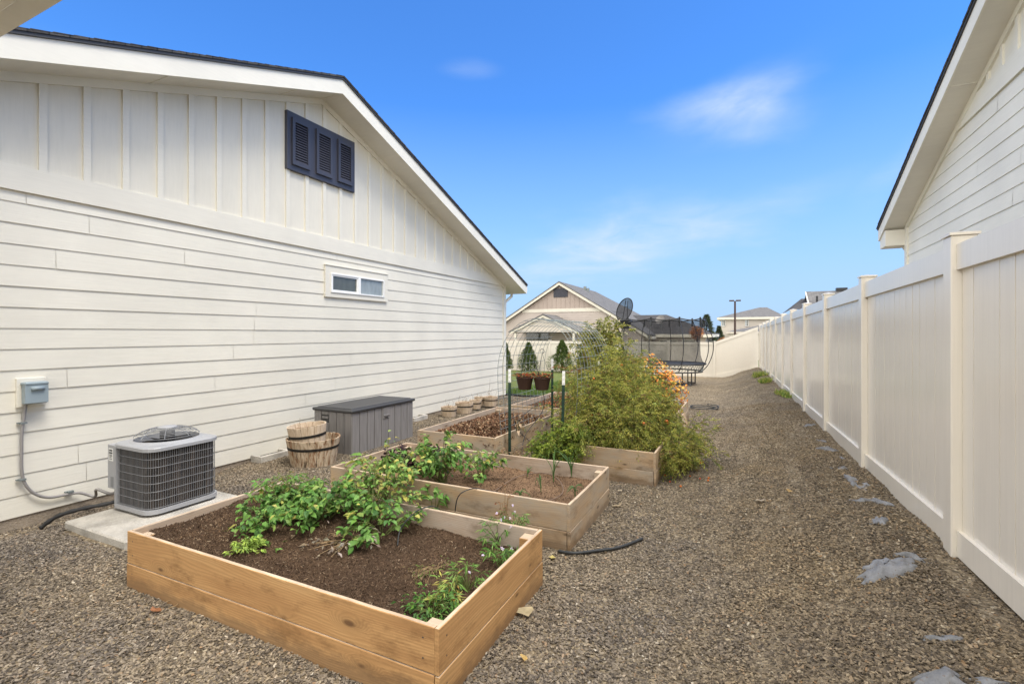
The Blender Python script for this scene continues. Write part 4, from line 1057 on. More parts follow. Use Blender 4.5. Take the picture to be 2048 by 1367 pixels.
# ------------------------------------------------------------------ barrels
def barrel(loc, rt, rb, h, label, mat, hoopz=.68, tilt=(0, 0), fill=.8, name='barrel_planter', group='half barrel planters', n=16, filler='soil_tan', twigs=0):
    root = empty(name, loc, label, 'planter', group)
    rr = random.Random(label)
    mb = MB()
    for i in range(n):
        a0 = 2*math.pi*i/n+.012; a1 = 2*math.pi*(i+1)/n-.012; dh = rr.uniform(-.006, .006); ro = rr.uniform(-.002, .002)
        def P(a, z, inn): r_ = rb+(rt-rb)*(z/h)-inn+ro; return (loc[0]+r_*math.cos(a), loc[1]+r_*math.sin(a), loc[2]+z)
        am = (a0+a1)/2; th = .018
        for (p, q) in ((a0, am), (am, a1)):
            H_ = h+dh
            mb.quad(P(p, 0, 0), P(q, 0, 0), P(q, H_, 0), P(p, H_, 0)); mb.quad(P(q, 0, th), P(p, 0, th), P(p, H_, th), P(q, H_, th)); mb.quad(P(p, H_, 0), P(q, H_, 0), P(q, H_, th), P(p, H_, th))
        mb.quad(P(a0, 0, th), P(a0, 0, 0), P(a0, h+dh, 0), P(a0, h+dh, th)); mb.quad(P(a1, 0, 0), P(a1, 0, th), P(a1, h+dh, th), P(a1, h+dh, 0))
    r_ = lambda z: rb+(rt-rb)*(z/h)
    mb.lathe([(.001, .01), (r_(.01)-.004, .01)], n, loc); mb.lathe([(r_(0)-.012, .0), (r_(h)-.012, h-.02)], n*2, loc)
    mb.build('staves', mat, root)
    mb = MB(); za = hoopz*h; hh = .016 if h > .25 else .011; mb.lathe([(r_(za-hh)+.001, za-hh), (r_(za-hh)+.005, za-hh), (r_(za+hh)+.005, za+hh), (r_(za+hh)+.001, za+hh)], 32, loc); mb.build('hoop', M['iron'], root)
    if fill:
        mb = MB(); rings = 5; zf = fill*h; mb.v.append((loc[0], loc[1], loc[2]+zf+.01)); m_ = 20
        for j in range(1, rings+1):
            for i in range(m_):
                t = 2*math.pi*i/m_; q = (r_(zf)-.015)*j/rings; mb.v.append((loc[0]+q*math.cos(t), loc[1]+q*math.sin(t), loc[2]+zf+rr.uniform(-.008, .012)))
        for i in range(m_): mb.f.append((0, 1+i, 1+(i+1) % m_)); mb.c.append(mb.cur)
        for j in range(rings-1):
            for i in range(m_): a0 = 1+j*m_+i; a1 = 1+j*m_+(i+1) % m_; mb.f.append((a0, a1, a1+m_, a0+m_)); mb.c.append(mb.cur)
        mb.build('potting_soil', M[filler], root)
    if twigs:
        mb = MB()
        for _ in range(twigs):
            a = rr.uniform(0, 6.28); q = rr.uniform(0, rt*.6); x, y, z = loc[0]+q*math.cos(a), loc[1]+q*math.sin(a), loc[2]+fill*h
            P_ = [(x, y, z)]; L = rr.uniform(.04, .13)
            for s_ in range(4): x += rr.uniform(-.25, .25)*L; y += rr.uniform(-.25, .25)*L; z += L*.35; P_.append((x, y, z))
            mb.tube(P_, .0018, 4)
        mb.build('dry_twigs', M['dry_stem'], root)
    root.rotation_euler = (R(tilt[0]), R(tilt[1]), 0)
    return root
barrel((-4.98, 4.50, -.01), .325, .265, .34, 'large stained half barrel planter with another stacked inside it', M['barrel_big'], hoopz=.68, fill=.45, n=20)
t_ = barrel((-5.03, 4.47, .19), .235, .195, .30, 'smaller pale half barrel planter set inside the large stained one', M['barrel_small'], hoopz=.58, tilt=(3, -4), fill=.8, n=18, twigs=3)
BR = [(-5.35, 8.22, .165, .13, .19, 'small pale barrel planter nearest the storage box', 8), (-5.30, 8.72, .195, .155, .215, 'wide barrel planter second from the storage box by the wall', 10),
      (-5.36, 9.30, .135, .105, .19, 'narrow barrel planter third in the row along the wall', 6), (-5.26, 9.80, .175, .135, .21, 'last barrel planter near the house corner with a tall bare twig', 7), (-5.50, 9.72, .12, .09, .2, 'small barrel planter tucked behind the one with the tall twig', 6)]
for x, y, rt, rb, h, lb, tw in BR: r_ = barrel((x, y, 0), rt, rb, h, lb, M['barrel_small'], hoopz=.66, fill=.85, n=14, twigs=tw)
for q_ in [o for o in col.objects if o.get('label', '').startswith('last barrel')]:
    mb = MB(); mb.tube([(-5.30, 9.8, .18), (-5.29, 9.79, .32), (-5.27, 9.8, .50), (-5.26, 9.79, .62)], [.004, .0035, .0025, .0015], 4); mb.build('tall_twig', M['dry_stem'], q_)
    mb = MB(); mb.tube([(-5.29, 9.79, .27), (-5.22, 9.8, .36), (-5.2, 9.78, .42)], [.003, .002, .0015], 4); mb.build('tall_twig', M['dry_stem'], q_)
def vent_well(y, label):
    root = empty('vent_well', (XW+.12, y, 0), label, 'vent well', 'foundation vent wells')
    mb = MB(); mb.bbox(XW+.18, XW+.225, y-.22, y+.22, -.05, .075, .006); mb.bbox(XW+.02, XW+.18, y-.22, y-.185, -.05, .075, .005); mb.bbox(XW+.02, XW+.18, y+.185, y+.22, -.05, .075, .005); mb.build('rim', M['concrete'], root)
    mb = MB(); mb.box(XW+.001, XW+.018, y-.18, y+.18, -.05, .03); mb.build('screen', M['dark'], root)
vent_well(4.42, 'grey vent well at the wall behind the large barrel'); vent_well(7.60, 'grey vent well at the wall between storage box and small barrels')

# ------------------------------------------------------------------ t posts and wire arch
def tpost(x, y, h, label, lean=(0, 0), tip=.17):
    root = empty('metal_post', (x, y, 0), label, 'garden post', 'green steel posts with white tips')
    def T(mb, za, zb_):
        mb.box(x-.018, x+.018, y-.0015, y+.0015, za, zb_); mb.box(x-.0015, x+.0015, y+.0016, y+.032, za, zb_)
    mb = MB(); T(mb, -.2, h-tip)
    z = .05
    while z < h-tip-.02: mb.box(x-.006, x+.006, y-.009, y-.0016, z, z+.018); z += .054
    mb.build('shaft', M['green_post'], root)
    mb = MB(); T(mb, h-tip+.0005, h); z = h-tip+.02
    while z < h-.02: mb.box(x-.006, x+.006, y-.009, y-.0016, z, z+.018); z += .054
    mb.build('white_tip', M['white_paint'], root)
    root.rotation_euler = (R(lean[0]), R(lean[1]), R(20)); return root
tpost(-2.70, 5.55, 1.20, 'green steel post with white tip at the corner of the straw bed')
tpost(-2.00, 5.55, 1.20, 'thick looking green steel post standing in front of the tomato plants', lean=(0, 1.2))
tpost(-2.76, 7.22, 1.25, 'farther green steel post behind the wire mesh arch')
tpost(-1.98, 7.15, 1.25, 'green steel post mostly lost in the tomato leaves')
# cattle panel arch: straight legs, round top, bulging a little
AXL, AXR, AYN, AYF = -2.80, -1.92, 5.58, 7.20
def arch_pt(t):
    """t 0..1 from left foot over the top to right foot"""
    xm = (AXL+AXR)/2; hw_ = (AXR-AXL)/2; L1 = 1.12; cap = math.pi*(hw_+.08)*.98; tot = 2*L1+cap; s_ = t*tot
    if s_ < L1: q = s_/L1; return (AXL-.09*math.sin(q*math.pi*.5), .02+1.12*q)
    if s_ > tot-L1: q = (tot-s_)/L1; return (AXR+.11*math.sin(q*math.pi*.5), .02+1.12*q)
    a = math.pi*(1-(s_-L1)/cap); return (xm+.01+(hw_+.10)*math.cos(a), 1.14+.70*math.sin(a))
ar = empty('wire_arch', (-2.36, 6.4, 0), 'arched grey wire mesh trellis over the gap between two beds', 'trellis')
mb = MB()
ny = 12
for j in range(ny):
    y = AYN+(AYF-AYN)*j/(ny-1); mb.tube([(arch_pt(t)[0], y+.015*math.sin(t*9+j), arch_pt(t)[1]) for t in np.linspace(0, 1, 46)], .0031, 4)
mb.build('long_wires', M['galv'], ar)
mb = MB()
for i in range(40):
    t = i/39; x, z = arch_pt(t); mb.tube([(x, AYN, z), (x, (AYN+AYF)/2, z-.006), (x, AYF, z)], .0031, 4)
mb.build('cross_wires', M['galv'], ar)

# ------------------------------------------------------------------ hoses
def hose(pts, r, name, mat, label, cat='hose', n=7):
    P = smooth_path(pts, 7); mb = MB(); mb.tube(P, r, n); o = mb.build(name, mat, None, smooth=True, origin=P[0]); return tag(o, label, cat)
H = [gpt(1117, 1107), gpt(1150, 1111), gpt(1195, 1106), gpt(1240, 1099), gpt(1285, 1082)]
hose([p+Vector((0, 0, .022)) for p in H], .011, 'irrigation_hose', M['hose'], 'short black irrigation hose lying on gravel by the second bed')
c_ = gpt(1408, 820); hose([c_+Vector((.30*math.cos(t), .22*math.sin(t)+.015*t, .03+.004*t)) for t in np.linspace(.3, 14, 40)], .010, 'irrigation_hose', M['hose'], 'small black coiled hose on the gravel by the far bed')
c_ = gp(1120, 970, .25)
hose([gp(985, 985, .235), gp(1030, 955, .25), gp(1075, 945, .25), gp(1105, 950, .25), gp(1122, 965, .25), gp(1125, 985, .25), gp(1105, 998, .25), gp(1085, 1000, .24)], .0045, 'drip_line', M['drip'], 'thin brown drip line looping over the tan soil', n=5)
hose([gp(795, 1090, .24), gp(800, 1060, .30), gp(818, 1035, .37), gp(840, 1018, .385), gp(865, 1012, .37), gp(880, 1018, .2)], .0045, 'drip_line', M['hose'], 'thin black drip tube climbing over the back of the nearest bed', n=5)
hose([gp(910, 1022, .2), gp(915, 995, .32), gp(928, 982, .375), gp(950, 976, .375), gp(975, 980, .3), gp(1000, 985, .245)], .0045, 'drip_line', M['hose'], 'thin black drip tube bent over the front of the second bed', n=5)
hose([(-2.55, 5.6, .05), (-2.62, 5.85, .30), (-2.5, 6.2, .62), (-2.45, 6.0, 1.0), (-2.52, 5.9, 1.3)], .005, 'drip_line', M['hose'], 'thin black tube climbing inside the wire arch', n=5)
hose([(-2.3, 5.8, .05), (-2.5, 5.75, .25), (-2.68, 5.72, .45), (-2.75, 6.2, .55), (-2.76, 6.6, .6)], .004, 'drip_line', M['hose'], 'thin dark tube curving beside the corner steel post', n=5)

# paver and leaning board by the far bed
mb = MB(); p = gp(1340, 800, .36); mb.bbox(p.x-.2, p.x+.19, p.y-.12, p.y+.12, .27, .36, .008); o = mb.build('paver', M['paver'], origin=(p.x, p.y, .27)); tag(o, 'grey concrete paver laid on the far bed under the orange flowers', 'paver')
mb = MB(); M4 = Matrix.Translation((-.93, 8.75, .16)) @ Matrix.Rotation(R(-14), 4, 'Y'); mb.bbox(-.012, .012, -.32, .2, -.2, .12, .003, M4); o = mb.build('loose_board', M['wood_weathered'], origin=(-.93, 8.75, 0)); tag(o, 'loose pale board leaning on the side of the far bed', 'board')

# ------------------------------------------------------------------ trampoline
TC = Vector((-3.12, 20.6, 0)); RX, RY = 1.72, 1.35
zt0 = gz(-2.5, 20.3)
tr_ = empty('trampoline', (TC.x, TC.y, zt0), 'black oval trampoline with tall safety net at the end of the gravel', 'trampoline')
MZ = zt0+.83; FZ = zt0+.52
def ov(t, kx=1., ky=1., z=0): return (TC.x+RX*kx*math.cos(t), TC.y+RY*ky*math.sin(t), z)
mb = MB(); nn = 48; mb.v.append((TC.x, TC.y, MZ-.02))
for i in range(nn): mb.v.append(ov(2*math.pi*i/nn, .97, .97, MZ))
for i in range(nn): mb.f.append((0, 1+i, 1+(i+1) % nn)); mb.c.append(mb.cur)
mb.build('mat', M['black_plastic'], tr_)
mb = MB(); mb.tube([ov(2*math.pi*i/nn, 1, 1, MZ) for i in range(nn)], .035, 6, close=True); mb.build('mat_edge', M['black_plastic'], tr_)
mb = MB(); mb.tube([ov(2*math.pi*i/nn, .93, .93, FZ) for i in range(nn)], .028, 6, close=True); mb.build('frame_ring', M['black_metal'], tr_)
mb = MB()
for i in range(64): t = 2*math.pi*i/64; mb.tube([ov(t, .93, .93, FZ+.02), ov(t+.16, .97, .97, MZ-.02)], .010, 4)
mb.build('spring_rods', M['galv'], tr_)
for i in range(4):
    t = math.pi/4+i*math.pi/2
    for dt in (-.14, .14):
        mb = MB(); p = ov(t+dt, .92, .92, FZ); q = (p[0], p[1], gz(p[0], p[1])-.05)
        mb.tube([p, q], .026, 6); mb.build('leg', M['black_metal'], tr_)
    a, b = ov(t-.14, .92, .92, 0), ov(t+.14, .92, .92, 0); mb = MB(); mb.tube([(a[0], a[1], gz(*a[:2])+.03), (b[0], b[1], gz(*b[:2])+.03)], .026, 6); mb.build('foot_bar', M['black_metal'], tr_)
TOPZ = zt0+2.62
NR = 10; tops = []
for i in range(NR):
    t = 2*math.pi*(i+.35)/NR; P = []
    for q, kz, kr in ((0, FZ+.03, .95), (.2, FZ+.28, 1.07), (.45, MZ+.45, 1.17), (.7, MZ+.95, 1.17), (.9, TOPZ-.35, 1.08), (1, TOPZ, .99)): P.append(ov(t, kr, kr, kz))
    mb = MB(); mb.tube(smooth_path(P, 5), .017, 5); mb.build('net_rod', M['black_metal'], tr_)
    mb = MB(); a, b = ov(t, .99, .99, TOPZ+.05), ov(t, .99, .99, TOPZ-.30); mb.tube([a, b], .036, 6); mb.build('rod_sleeve', M['black_plastic'], tr_); tops.append(t)
def wavy(zz, sag, k_, r):
    P = []
    for i in range(120):
        t = 2*math.pi*i/120; ph = ((t/(2*math.pi)*NR-.35) % 1); P.append(ov(t, k_, k_, zz-sag*math.sin(math.pi*ph)))
    m2 = MB(); m2.tube(P, r, 5, close=True); return m2
wavy(TOPZ, .07, .98, .022).build('top_cord', M['black_plastic'], tr_)
mb = MB(); nn2 = 80; prof = [(MZ+.02, .985), (MZ+.12, .93), (MZ+.35, .895), (MZ+.7, .885), (MZ+1.05, .89), (MZ+1.35, .92), (TOPZ-.12, .955), (TOPZ-.02, .98)]
for z, k_ in prof:
    for i in range(nn2):
        t = 2*math.pi*i/nn2; ph = ((t/(2*math.pi)*NR-.35) % 1); q = (z-MZ)/(TOPZ-MZ); P = ov(t, k_-.012*math.sin(math.pi*ph)*q, k_-.012*math.sin(math.pi*ph)*q, z-.05*math.sin(math.pi*ph)*q); mb.v.append(P)
for j in range(len(prof)-1):
    for i in range(nn2): a = j*nn2+i; b = j*nn2+(i+1) % nn2; mb.f.append((a, b, b+nn2, a+nn2)); mb.c.append(mb.cur)
mb.build('safety_net', M['net'], tr_, smooth=True)
# basketball hoop on the net
hb = empty('basketball_hoop', at(1248, 640, 19.6), 'black cloth basketball hoop with oval backboard fixed to the trampoline', 'basketball hoop')
c_ = at(1249, 619, 19.6); w_, h_ = .30, .46; tilt = .12
mb = MB(); P = [(c_.x+w_*math.cos(t)+tilt*math.sin(t), c_.y, c_.z+h_*math.sin(t)) for t in np.linspace(0, 2*math.pi, 33)[:-1]]; mb.tube(P, .022, 6, close=True); mb.build('backboard_rim', M['black_plastic'], hb)
mb = MB(); mb.add([(x, y+.0, z) for x, y, z in P], [tuple(range(32))]); mb.build('backboard_cloth', M['net_dense'], hb)
mb = MB(); mb.tube([(c_.x-.08, c_.y+.02, c_.z-.4), (c_.x+.05, c_.y+.03, c_.z+.38)], .014); mb.tube([(c_.x+.1, c_.y+.02, c_.z-.38), (c_.x+.13, c_.y+.03, c_.z+.36)], .014); mb.tube([(c_.x-.04, c_.y+.02, c_.z+.1), (c_.x+.12, c_.y+.02, c_.z+.12)], .012); mb.build('support_frame', M['black_metal'], hb)
mb = MB(); cc = at(1250, 642, 19.3); mb.tube([(cc.x+.26*math.cos(t), cc.y+.2*math.sin(t), cc.z+.05*math.sin(t)) for t in np.linspace(0, 2*math.pi, 25)[:-1]], .03, 6, close=True); mb.build('rim', M['black_plastic'], hb)
mb = MB(); mb.lathe([(.26, 0), (.22, -.12), (.17, -.22), (.15, -.30)], 20, (cc.x, cc.y, cc.z)); mb.build('hoop_net', M['net_dense'], hb)
mb = MB(); q = at(1232, 648, 19.6); mb.tube(smooth_path([(c_.x, c_.y, c_.z-.45), (q.x, q.y, q.z), (q.x+.1, q.y+.3, q.z-.5), (q.x+.22, q.y+.4, MZ+.3)], 5), [.06]*16, 6); mb.build('fabric_sleeve', M['net_dense'], hb)
# ------------------------------------------------------------------ plants
def vary(c, a, rr):
    f = 1+rr.uniform(-a, a); return (c[0]*f*(1+rr.uniform(-.1, .1)), c[1]*f, c[2]*f*(1+rr.uniform(-.15, .15)))
def leaf(mb, p, d, up, L, W, colr, fold=.25, droop=.3, n=2):
    """folded leaf blade with a drooping tip"""
    d = d.normalized(); s_ = d.cross(up); s_ = s_.normalized() if s_.length > 1e-4 else Vector((1, 0, 0)); u = s_.cross(d)
    mb.cur = colr
    if n == 1:
        m = p+d*L*.45; t = p+d*L-u*L*droop*.5
        mb.add([p, m+s_*W/2+u*W*fold, t, m-s_*W/2+u*W*fold], [(0, 1, 2), (0, 2, 3)]); return
    c1 = p+d*L*.30; c2 = p+d*L*.68-u*L*droop*.18; t = p+d*L*.95-u*L*droop*.6
    vs = [p, c1+s_*W*.5+u*W*fold, c1, c1-s_*W*.5+u*W*fold, c2+s_*W*.38+u*W*fold*.6, c2, c2-s_*W*.38+u*W*fold*.6, t]
    mb.add(vs, [(0, 1, 2), (0, 2, 3), (1, 4, 5, 2), (2, 5, 6, 3), (4, 7, 5), (5, 7, 6)])
def rvec(rr): 
    while True:
        v = Vector((rr.uniform(-1, 1), rr.uniform(-1, 1), rr.uniform(-1, 1)))
        if .01 < v.length < 1: return v.normalized()
UP = Vector((0, 0, 1))
def leafy(name, label, base, spread, h, nst, nl, L, W, cols, seed, cat='vegetable plant', group=None, lean=Vector((0, 0, 0)), n=2, droop=.45, stemr=.004, leafspread=.06, stem='stem', arch=.5):
    """plant of arching stems with leaves along them"""
    rr = random.Random(seed); root = empty(name, base, label, cat, group); ms = MB(); ml = MB(); B = Vector(base)
    for i in range(nst):
        a = rr.uniform(0, 6.283); q = math.sqrt(rr.random()); tip = B+Vector((math.cos(a)*q*spread, math.sin(a)*q*spread, 0))+lean*rr.uniform(.4, 1.1)
        tip.z = B.z+h*rr.uniform(.55, 1.05)*(1-.55*q*q)
        mid = B+(tip-B)*.45; mid.z = B.z+(tip.z-B.z)*(.5+arch*.4)
        b0 = B+Vector((rr.uniform(-.12, .12)*spread, rr.uniform(-.12, .12)*spread, -.01))
        P = smooth_path([b0, mid, tip, tip+Vector((math.cos(a), math.sin(a), -.4))*.08*h], 4); ms.tube(P, [stemr*(1-.7*j/(len(P)-1)) for j in range(len(P))], 4)
        per = max(1, nl//nst)
        for j in range(per):
            t = rr.uniform(.22, 1)**.8; p = P[min(len(P)-1, int(t*(len(P)-1)))]+rvec(rr)*rr.uniform(0, leafspread)
            dd = Vector((math.cos(a)+rr.uniform(-1.2, 1.2), math.sin(a)+rr.uniform(-1.2, 1.2), rr.uniform(-.75, .35)))
            up = (UP+rvec(rr)*.55).normalized(); c = rr.choices([x[0] for x in cols], [x[1] for x in cols])[0]
            l_ = L*rr.uniform(.55, 1.25); leaf(ml, p, dd, up, l_, W/L*l_*rr.uniform(.8, 1.15), vary(c, .25, rr), rr.uniform(.05, .3), droop*rr.uniform(.3, 1.5), n)
    ms.build('stems', M[stem], root); ml.build('foliage', M['leaf'], root)
    return root
G1 = (.115, .25, .045); G2 = (.165, .31, .065); G3 = (.06, .14, .03); YL = (.42, .40, .10); LG = (.25, .37, .09); BRN = (.20, .12, .05); DRY = (.42, .31, .17)
bean = [(G1, 5), (G2, 4), (G3, 3), (LG, 1.5), (YL, .5)]
beany = [(G1, 3), (G2, 3), (G3, 2), (LG, 2), (YL, 2), (BRN, .5)]
GR1 = 'leafy green plants in the nearest bed'
leafy('leafy_plant', 'leafy bright green plant in front of the big cluster, middle of the nearest bed', (-3.02, 2.38, .26), .28, .26, 20, 430, .055, .032, bean, 1, group=GR1)
leafy('leafy_plant', 'leafy green plant at the left of the big cluster in the nearest bed', (-3.22, 2.62, .27), .28, .30, 18, 300, .055, .032, bean, 2, group=GR1)
leafy('leafy_plant', 'broad green plant in the centre of the big cluster in the nearest bed', (-2.80, 2.62, .25), .34, .38, 28, 640, .056, .033, bean, 3, group=GR1)
leafy('leafy_plant', 'green plant leaning over the back board of the nearest bed', (-2.50, 2.78, .24), .36, .44, 28, 560, .054, .030, beany, 4, group=GR1, lean=Vector((.05, .1, 0)))
leafy('leafy_plant', 'thin yellowing plant reaching toward the second bed', (-2.55, 3.0, .3), .38, .50, 20, 330, .048, .025, [(YL, 3), (LG, 3), (G2, 3), (BRN, 1)], 5, group=GR1, lean=Vector((.0, .12, 0)))
leafy('leafy_plant', 'right end plant of the green cluster drooping onto the compost', (-2.28, 2.66, .23), .26, .24, 15, 190, .058, .036, bean, 6, group=GR1)
leafy('feathery_plant', 'feathery yellow green herb at the back left corner of the nearest bed', (-3.38, 2.78, .28), .22, .27, 34, 700, .035, .005, [(G2, 3), (YL, 1.5), ((.5, .25, .08), .6), (LG, 2)], 7, cat='herb', n=1, stemr=.002, leafspread=.03)
leafy('feathery_plant', 'pale lime feathery plant near the front board of the nearest bed', tuple(gp(492, 1112, .26)), .095, .13, 26, 700, .032, .009, [((.42, .55, .12), 3), ((.30, .44, .10), 2)], 8, cat='herb', n=1, stemr=.002, leafspread=.015)
leafy('leafy_plant', 'small flat green seedling beside the lime feathery plant', tuple(gp(540, 1105, .25)), .10, .07, 8, 26, .06, .04, [(G1, 3), (G2, 3)], 9, group=GR1)
leafy('leafy_plant', 'low green sprig left of the lime feathery plant', tuple(gp(470, 1078, .27)), .13, .07, 8, 24, .065, .042, [(G1, 3), (G2, 3)], 10, group=GR1)
nar = [(G1, 4), (G2, 3), (G3, 2), (LG, 1)]
def aster(name, label, base, spread, h, seed, cols, flowers, fc=(.75, .66, .78), nl=190):
    r_ = leafy(name, label, base, spread, h, 14, nl, .05, .010, cols, seed, cat='flower', n=1, droop=.15, stemr=.003, leafspread=.02, arch=.1)
    rr = random.Random(seed+50); mb = MB()
    for i in range(flowers):
        a = rr.uniform(0, 6.28); q = spread*rr.uniform(.1, .95); c = Vector(base)+Vector((q*math.cos(a), q*math.sin(a), h*rr.uniform(.8, 1.02)*(1-.4*(q/spread)**2)))
        for _ in range(16): leaf(mb, c, rvec(rr)+UP*.4, UP, .012, .006, vary(fc, .1, rr), .1, .2, 1)
    if flowers: mb.build('flower_heads', M['petal'], r_)
    return r_
aster('flowering_plant', 'narrow leaved plant with pale lilac flower heads at the right of the nearest bed', tuple(gp(995, 1085, .23)), .13, .20, 20, nar, 5)
aster('flowering_plant', 'green narrow leaved plant by the back right corner post of the nearest bed', tuple(gp(1030, 1070, .23)), .10, .21, 21, nar, 2, nl=120)
aster('flowering_plant', 'low green plant with small white flowers against the right board of the nearest bed', tuple(gp(1000, 1130, .23)), .12, .12, 22, nar, 4)
aster('flowering_plant', 'yellowing narrow leaved plant near the front right corner of the nearest bed', tuple(gp(905, 1205, .22)), .11, .16, 23, [(YL, 4), (LG, 3), (G2, 2), ((.5, .3, .07), 1)], 0)
aster('flowering_plant', 'green narrow leaved plant touching the right board beside the yellowing one', tuple(gp(935, 1180, .22)), .10, .17, 24, [(G2, 3), (LG, 2), (G1, 2)], 1, nl=120)
leafy('leafy_plant', 'dark green cut leaf herb beside the front right corner post', tuple(gp(865, 1230, .22)), .13, .11, 22, 300, .032, .015, [(G1, 3), (G3, 2), (G2, 1)], 25, cat='herb', n=1)
leafy('dry_weed', 'dry wilted dill stalks lying on the compost', tuple(gp(868, 1135, .23)), .14, .04, 18, 160, .03, .004, [(LG, 2), (DRY, 3), (G2, 1)], 26, cat='weed', n=1, lean=Vector((.06, -.08, 0)), stemr=.002, stem='dry_stem')
leafy('dry_seed_stalk', 'tall brown seed stalk by the back board of the nearest bed', tuple(gp(1010, 1062, .24)), .05, .34, 7, 120, .02, .010, [((.22, .10, .05), 3), ((.34, .20, .09), 2)], 27, cat='weed', n=1, droop=.1, stem='dry_stem', leafspread=.02, arch=0)
leafy('dead_vine', 'grey dead leaves lying in front of the green cluster', tuple(gp(700, 1080, .25)), .28, .045, 22, 130, .045, .02, [((.38, .33, .27), 3), (DRY, 1), ((.25, .2, .15), 2)], 28, cat='dead plant', n=1, stem='dry_stem')
# second bed
GR2 = 'leafy plants in the second bed'
leafy('leafy_plant', 'tall leafy green plant in the second bed spilling over its front board', (-2.58, 3.85, .23), .38, .46, 28, 640, .062, .034, bean, 31, group=GR2, lean=Vector((0, -.06, 0)), droop=.6)
leafy('leafy_plant', 'green plant beside the tall one, near the middle of the second bed', (-2.30, 4.10, .23), .30, .30, 16, 260, .058, .032, beany, 32, group=GR2, droop=.5)
leafy('leafy_plant', 'drooping green leaves hanging down in front of the second bed', (-2.38, 3.42, .06), .16, .30, 9, 60, .10, .04, [(G1, 4), (G2, 3)], 33, group=GR2, droop=.9)
leafy('leafy_plant', 'pepper like plant with large leaves at the left corner of the second bed', (-3.12, 3.62, .22), .25, .36, 8, 44, .12, .075, [(G1, 3), (G2, 3), (YL, .4)], 34, group=GR2, droop=.6)
leafy('leafy_plant', 'yellowish thin plant between the two nearest beds', (-2.92, 3.25, .0), .34, .62, 13, 150, .055, .028, [(YL, 3), (LG, 3), (G2, 2), (BRN, 1)], 35, group=GR2)
lett = [((.035, .016, .018), 5), ((.065, .03, .025), 3), ((.10, .10, .04), 1), ((.20, .20, .07), .7)]
for i, (x, y, lb) in enumerate(((-3.22, 4.02, 'dark red lettuce head at the left of the second bed'), (-2.98, 4.22, 'larger dark red lettuce head against the tall green plant'))):
    leafy('lettuce', lb, (x, y, .22), .21, .24, 24, 280, .065, .065, lett, 40+i, cat='lettuce', group='dark lettuces', n=2, droop=.2)
leafy('lettuce', 'small pale leaf lettuce at the left edge of the dark lettuce', (-3.42, 3.98, .22), .10, .12, 8, 40, .06, .04, [(LG, 3), (YL, 1)], 43, cat='lettuce', group='dark lettuces')
ol = ['tall upright onion beside the drip line loop', 'onion with crossing blades near the back corner post', 'short onion sprout left of the drip line loop', 'splayed onion by the front board', 'small onion tuft near the right board', 'thin onion shoot at the middle of the tan soil', 'pale fallen onion leaves near the front board']
for i, (px_, py_, h, nb) in enumerate(((1107, 955, .25, 7), (1143, 945, .24, 7), (1055, 945, .10, 4), (1040, 990, .12, 8), (1150, 985, .16, 6), (1082, 975, .14, 4), (1058, 1000, .08, 7))):
    b = gp(px_, py_+8, .235); rr = random.Random(60+i); mb = MB()
    root = empty('onion_plant', b, ol[i], 'onion', 'onions in the second bed')
    for _ in range(nb):
        a = rr.uniform(0, 6.28); l_ = h*rr.uniform(.7, 1.2); o_ = Vector((math.cos(a), math.sin(a), 0))*rr.uniform(.1, .6)
        mb.cur = vary((.10, .20, .06), .3, rr) if i != 6 else vary((.35, .42, .2), .2, rr)
        mb.tube(smooth_path([b, b+UP*l_*.5+o_*l_*.2, b+UP*l_*(.95 if i < 3 or i == 5 else .5)+o_*l_, b+UP*l_*(1.0 if i < 3 else .3)+o_*l_*1.5], 4), [.0035]*8+[.003, .0025, .002, .0015, .001], 4)
    mb.build('blades', M['leaf'], root)

# tomatoes: mounds of compound leaves with thin curling leaflets
TC_ = [((.30, .32, .065), 5), ((.40, .40, .09), 4), ((.14, .18, .04), 2.5), ((.48, .44, .11), 1.8), ((.28, .19, .07), 1.0), ((.16, .11, .05), .8)]
def compound(mb, p, d, L, cols, rr, nl=7, lw=.010, ll=.030):
    d = d.normalized(); s_ = d.cross(UP); s_ = s_.normalized() if s_.length > 1e-3 else Vector((1, 0, 0))
    c = rr.choices([x[0] for x in cols], [x[1] for x in cols])[0]
    for i in range(nl):
        t = (i+1)/nl; q = p+d*L*t-UP*L*.45*t*t; sg = 1 if i % 2 else -1
        dd = (s_*sg*(1 if i < nl-1 else 0)+d*.7-UP*rr.uniform(0, .5)+rvec(rr)*.35)
        leaf(mb, q, dd, (UP+rvec(rr)*.7).normalized(), ll*rr.uniform(.6, 1.3), lw*rr.uniform(.7, 1.4), vary(c, .22, rr), rr.uniform(.1, .5), rr.uniform(0, .9), 1)
    mb.cur = vary((.14, .16, .05), .2, rr); e = p+d*L-UP*L*.45; 
    mb.add([p, p+d*L*.5-UP*L*.11+s_*.0012, e, p+d*L*.5-UP*L*.11-s_*.0012], [(0, 1, 2, 3)])
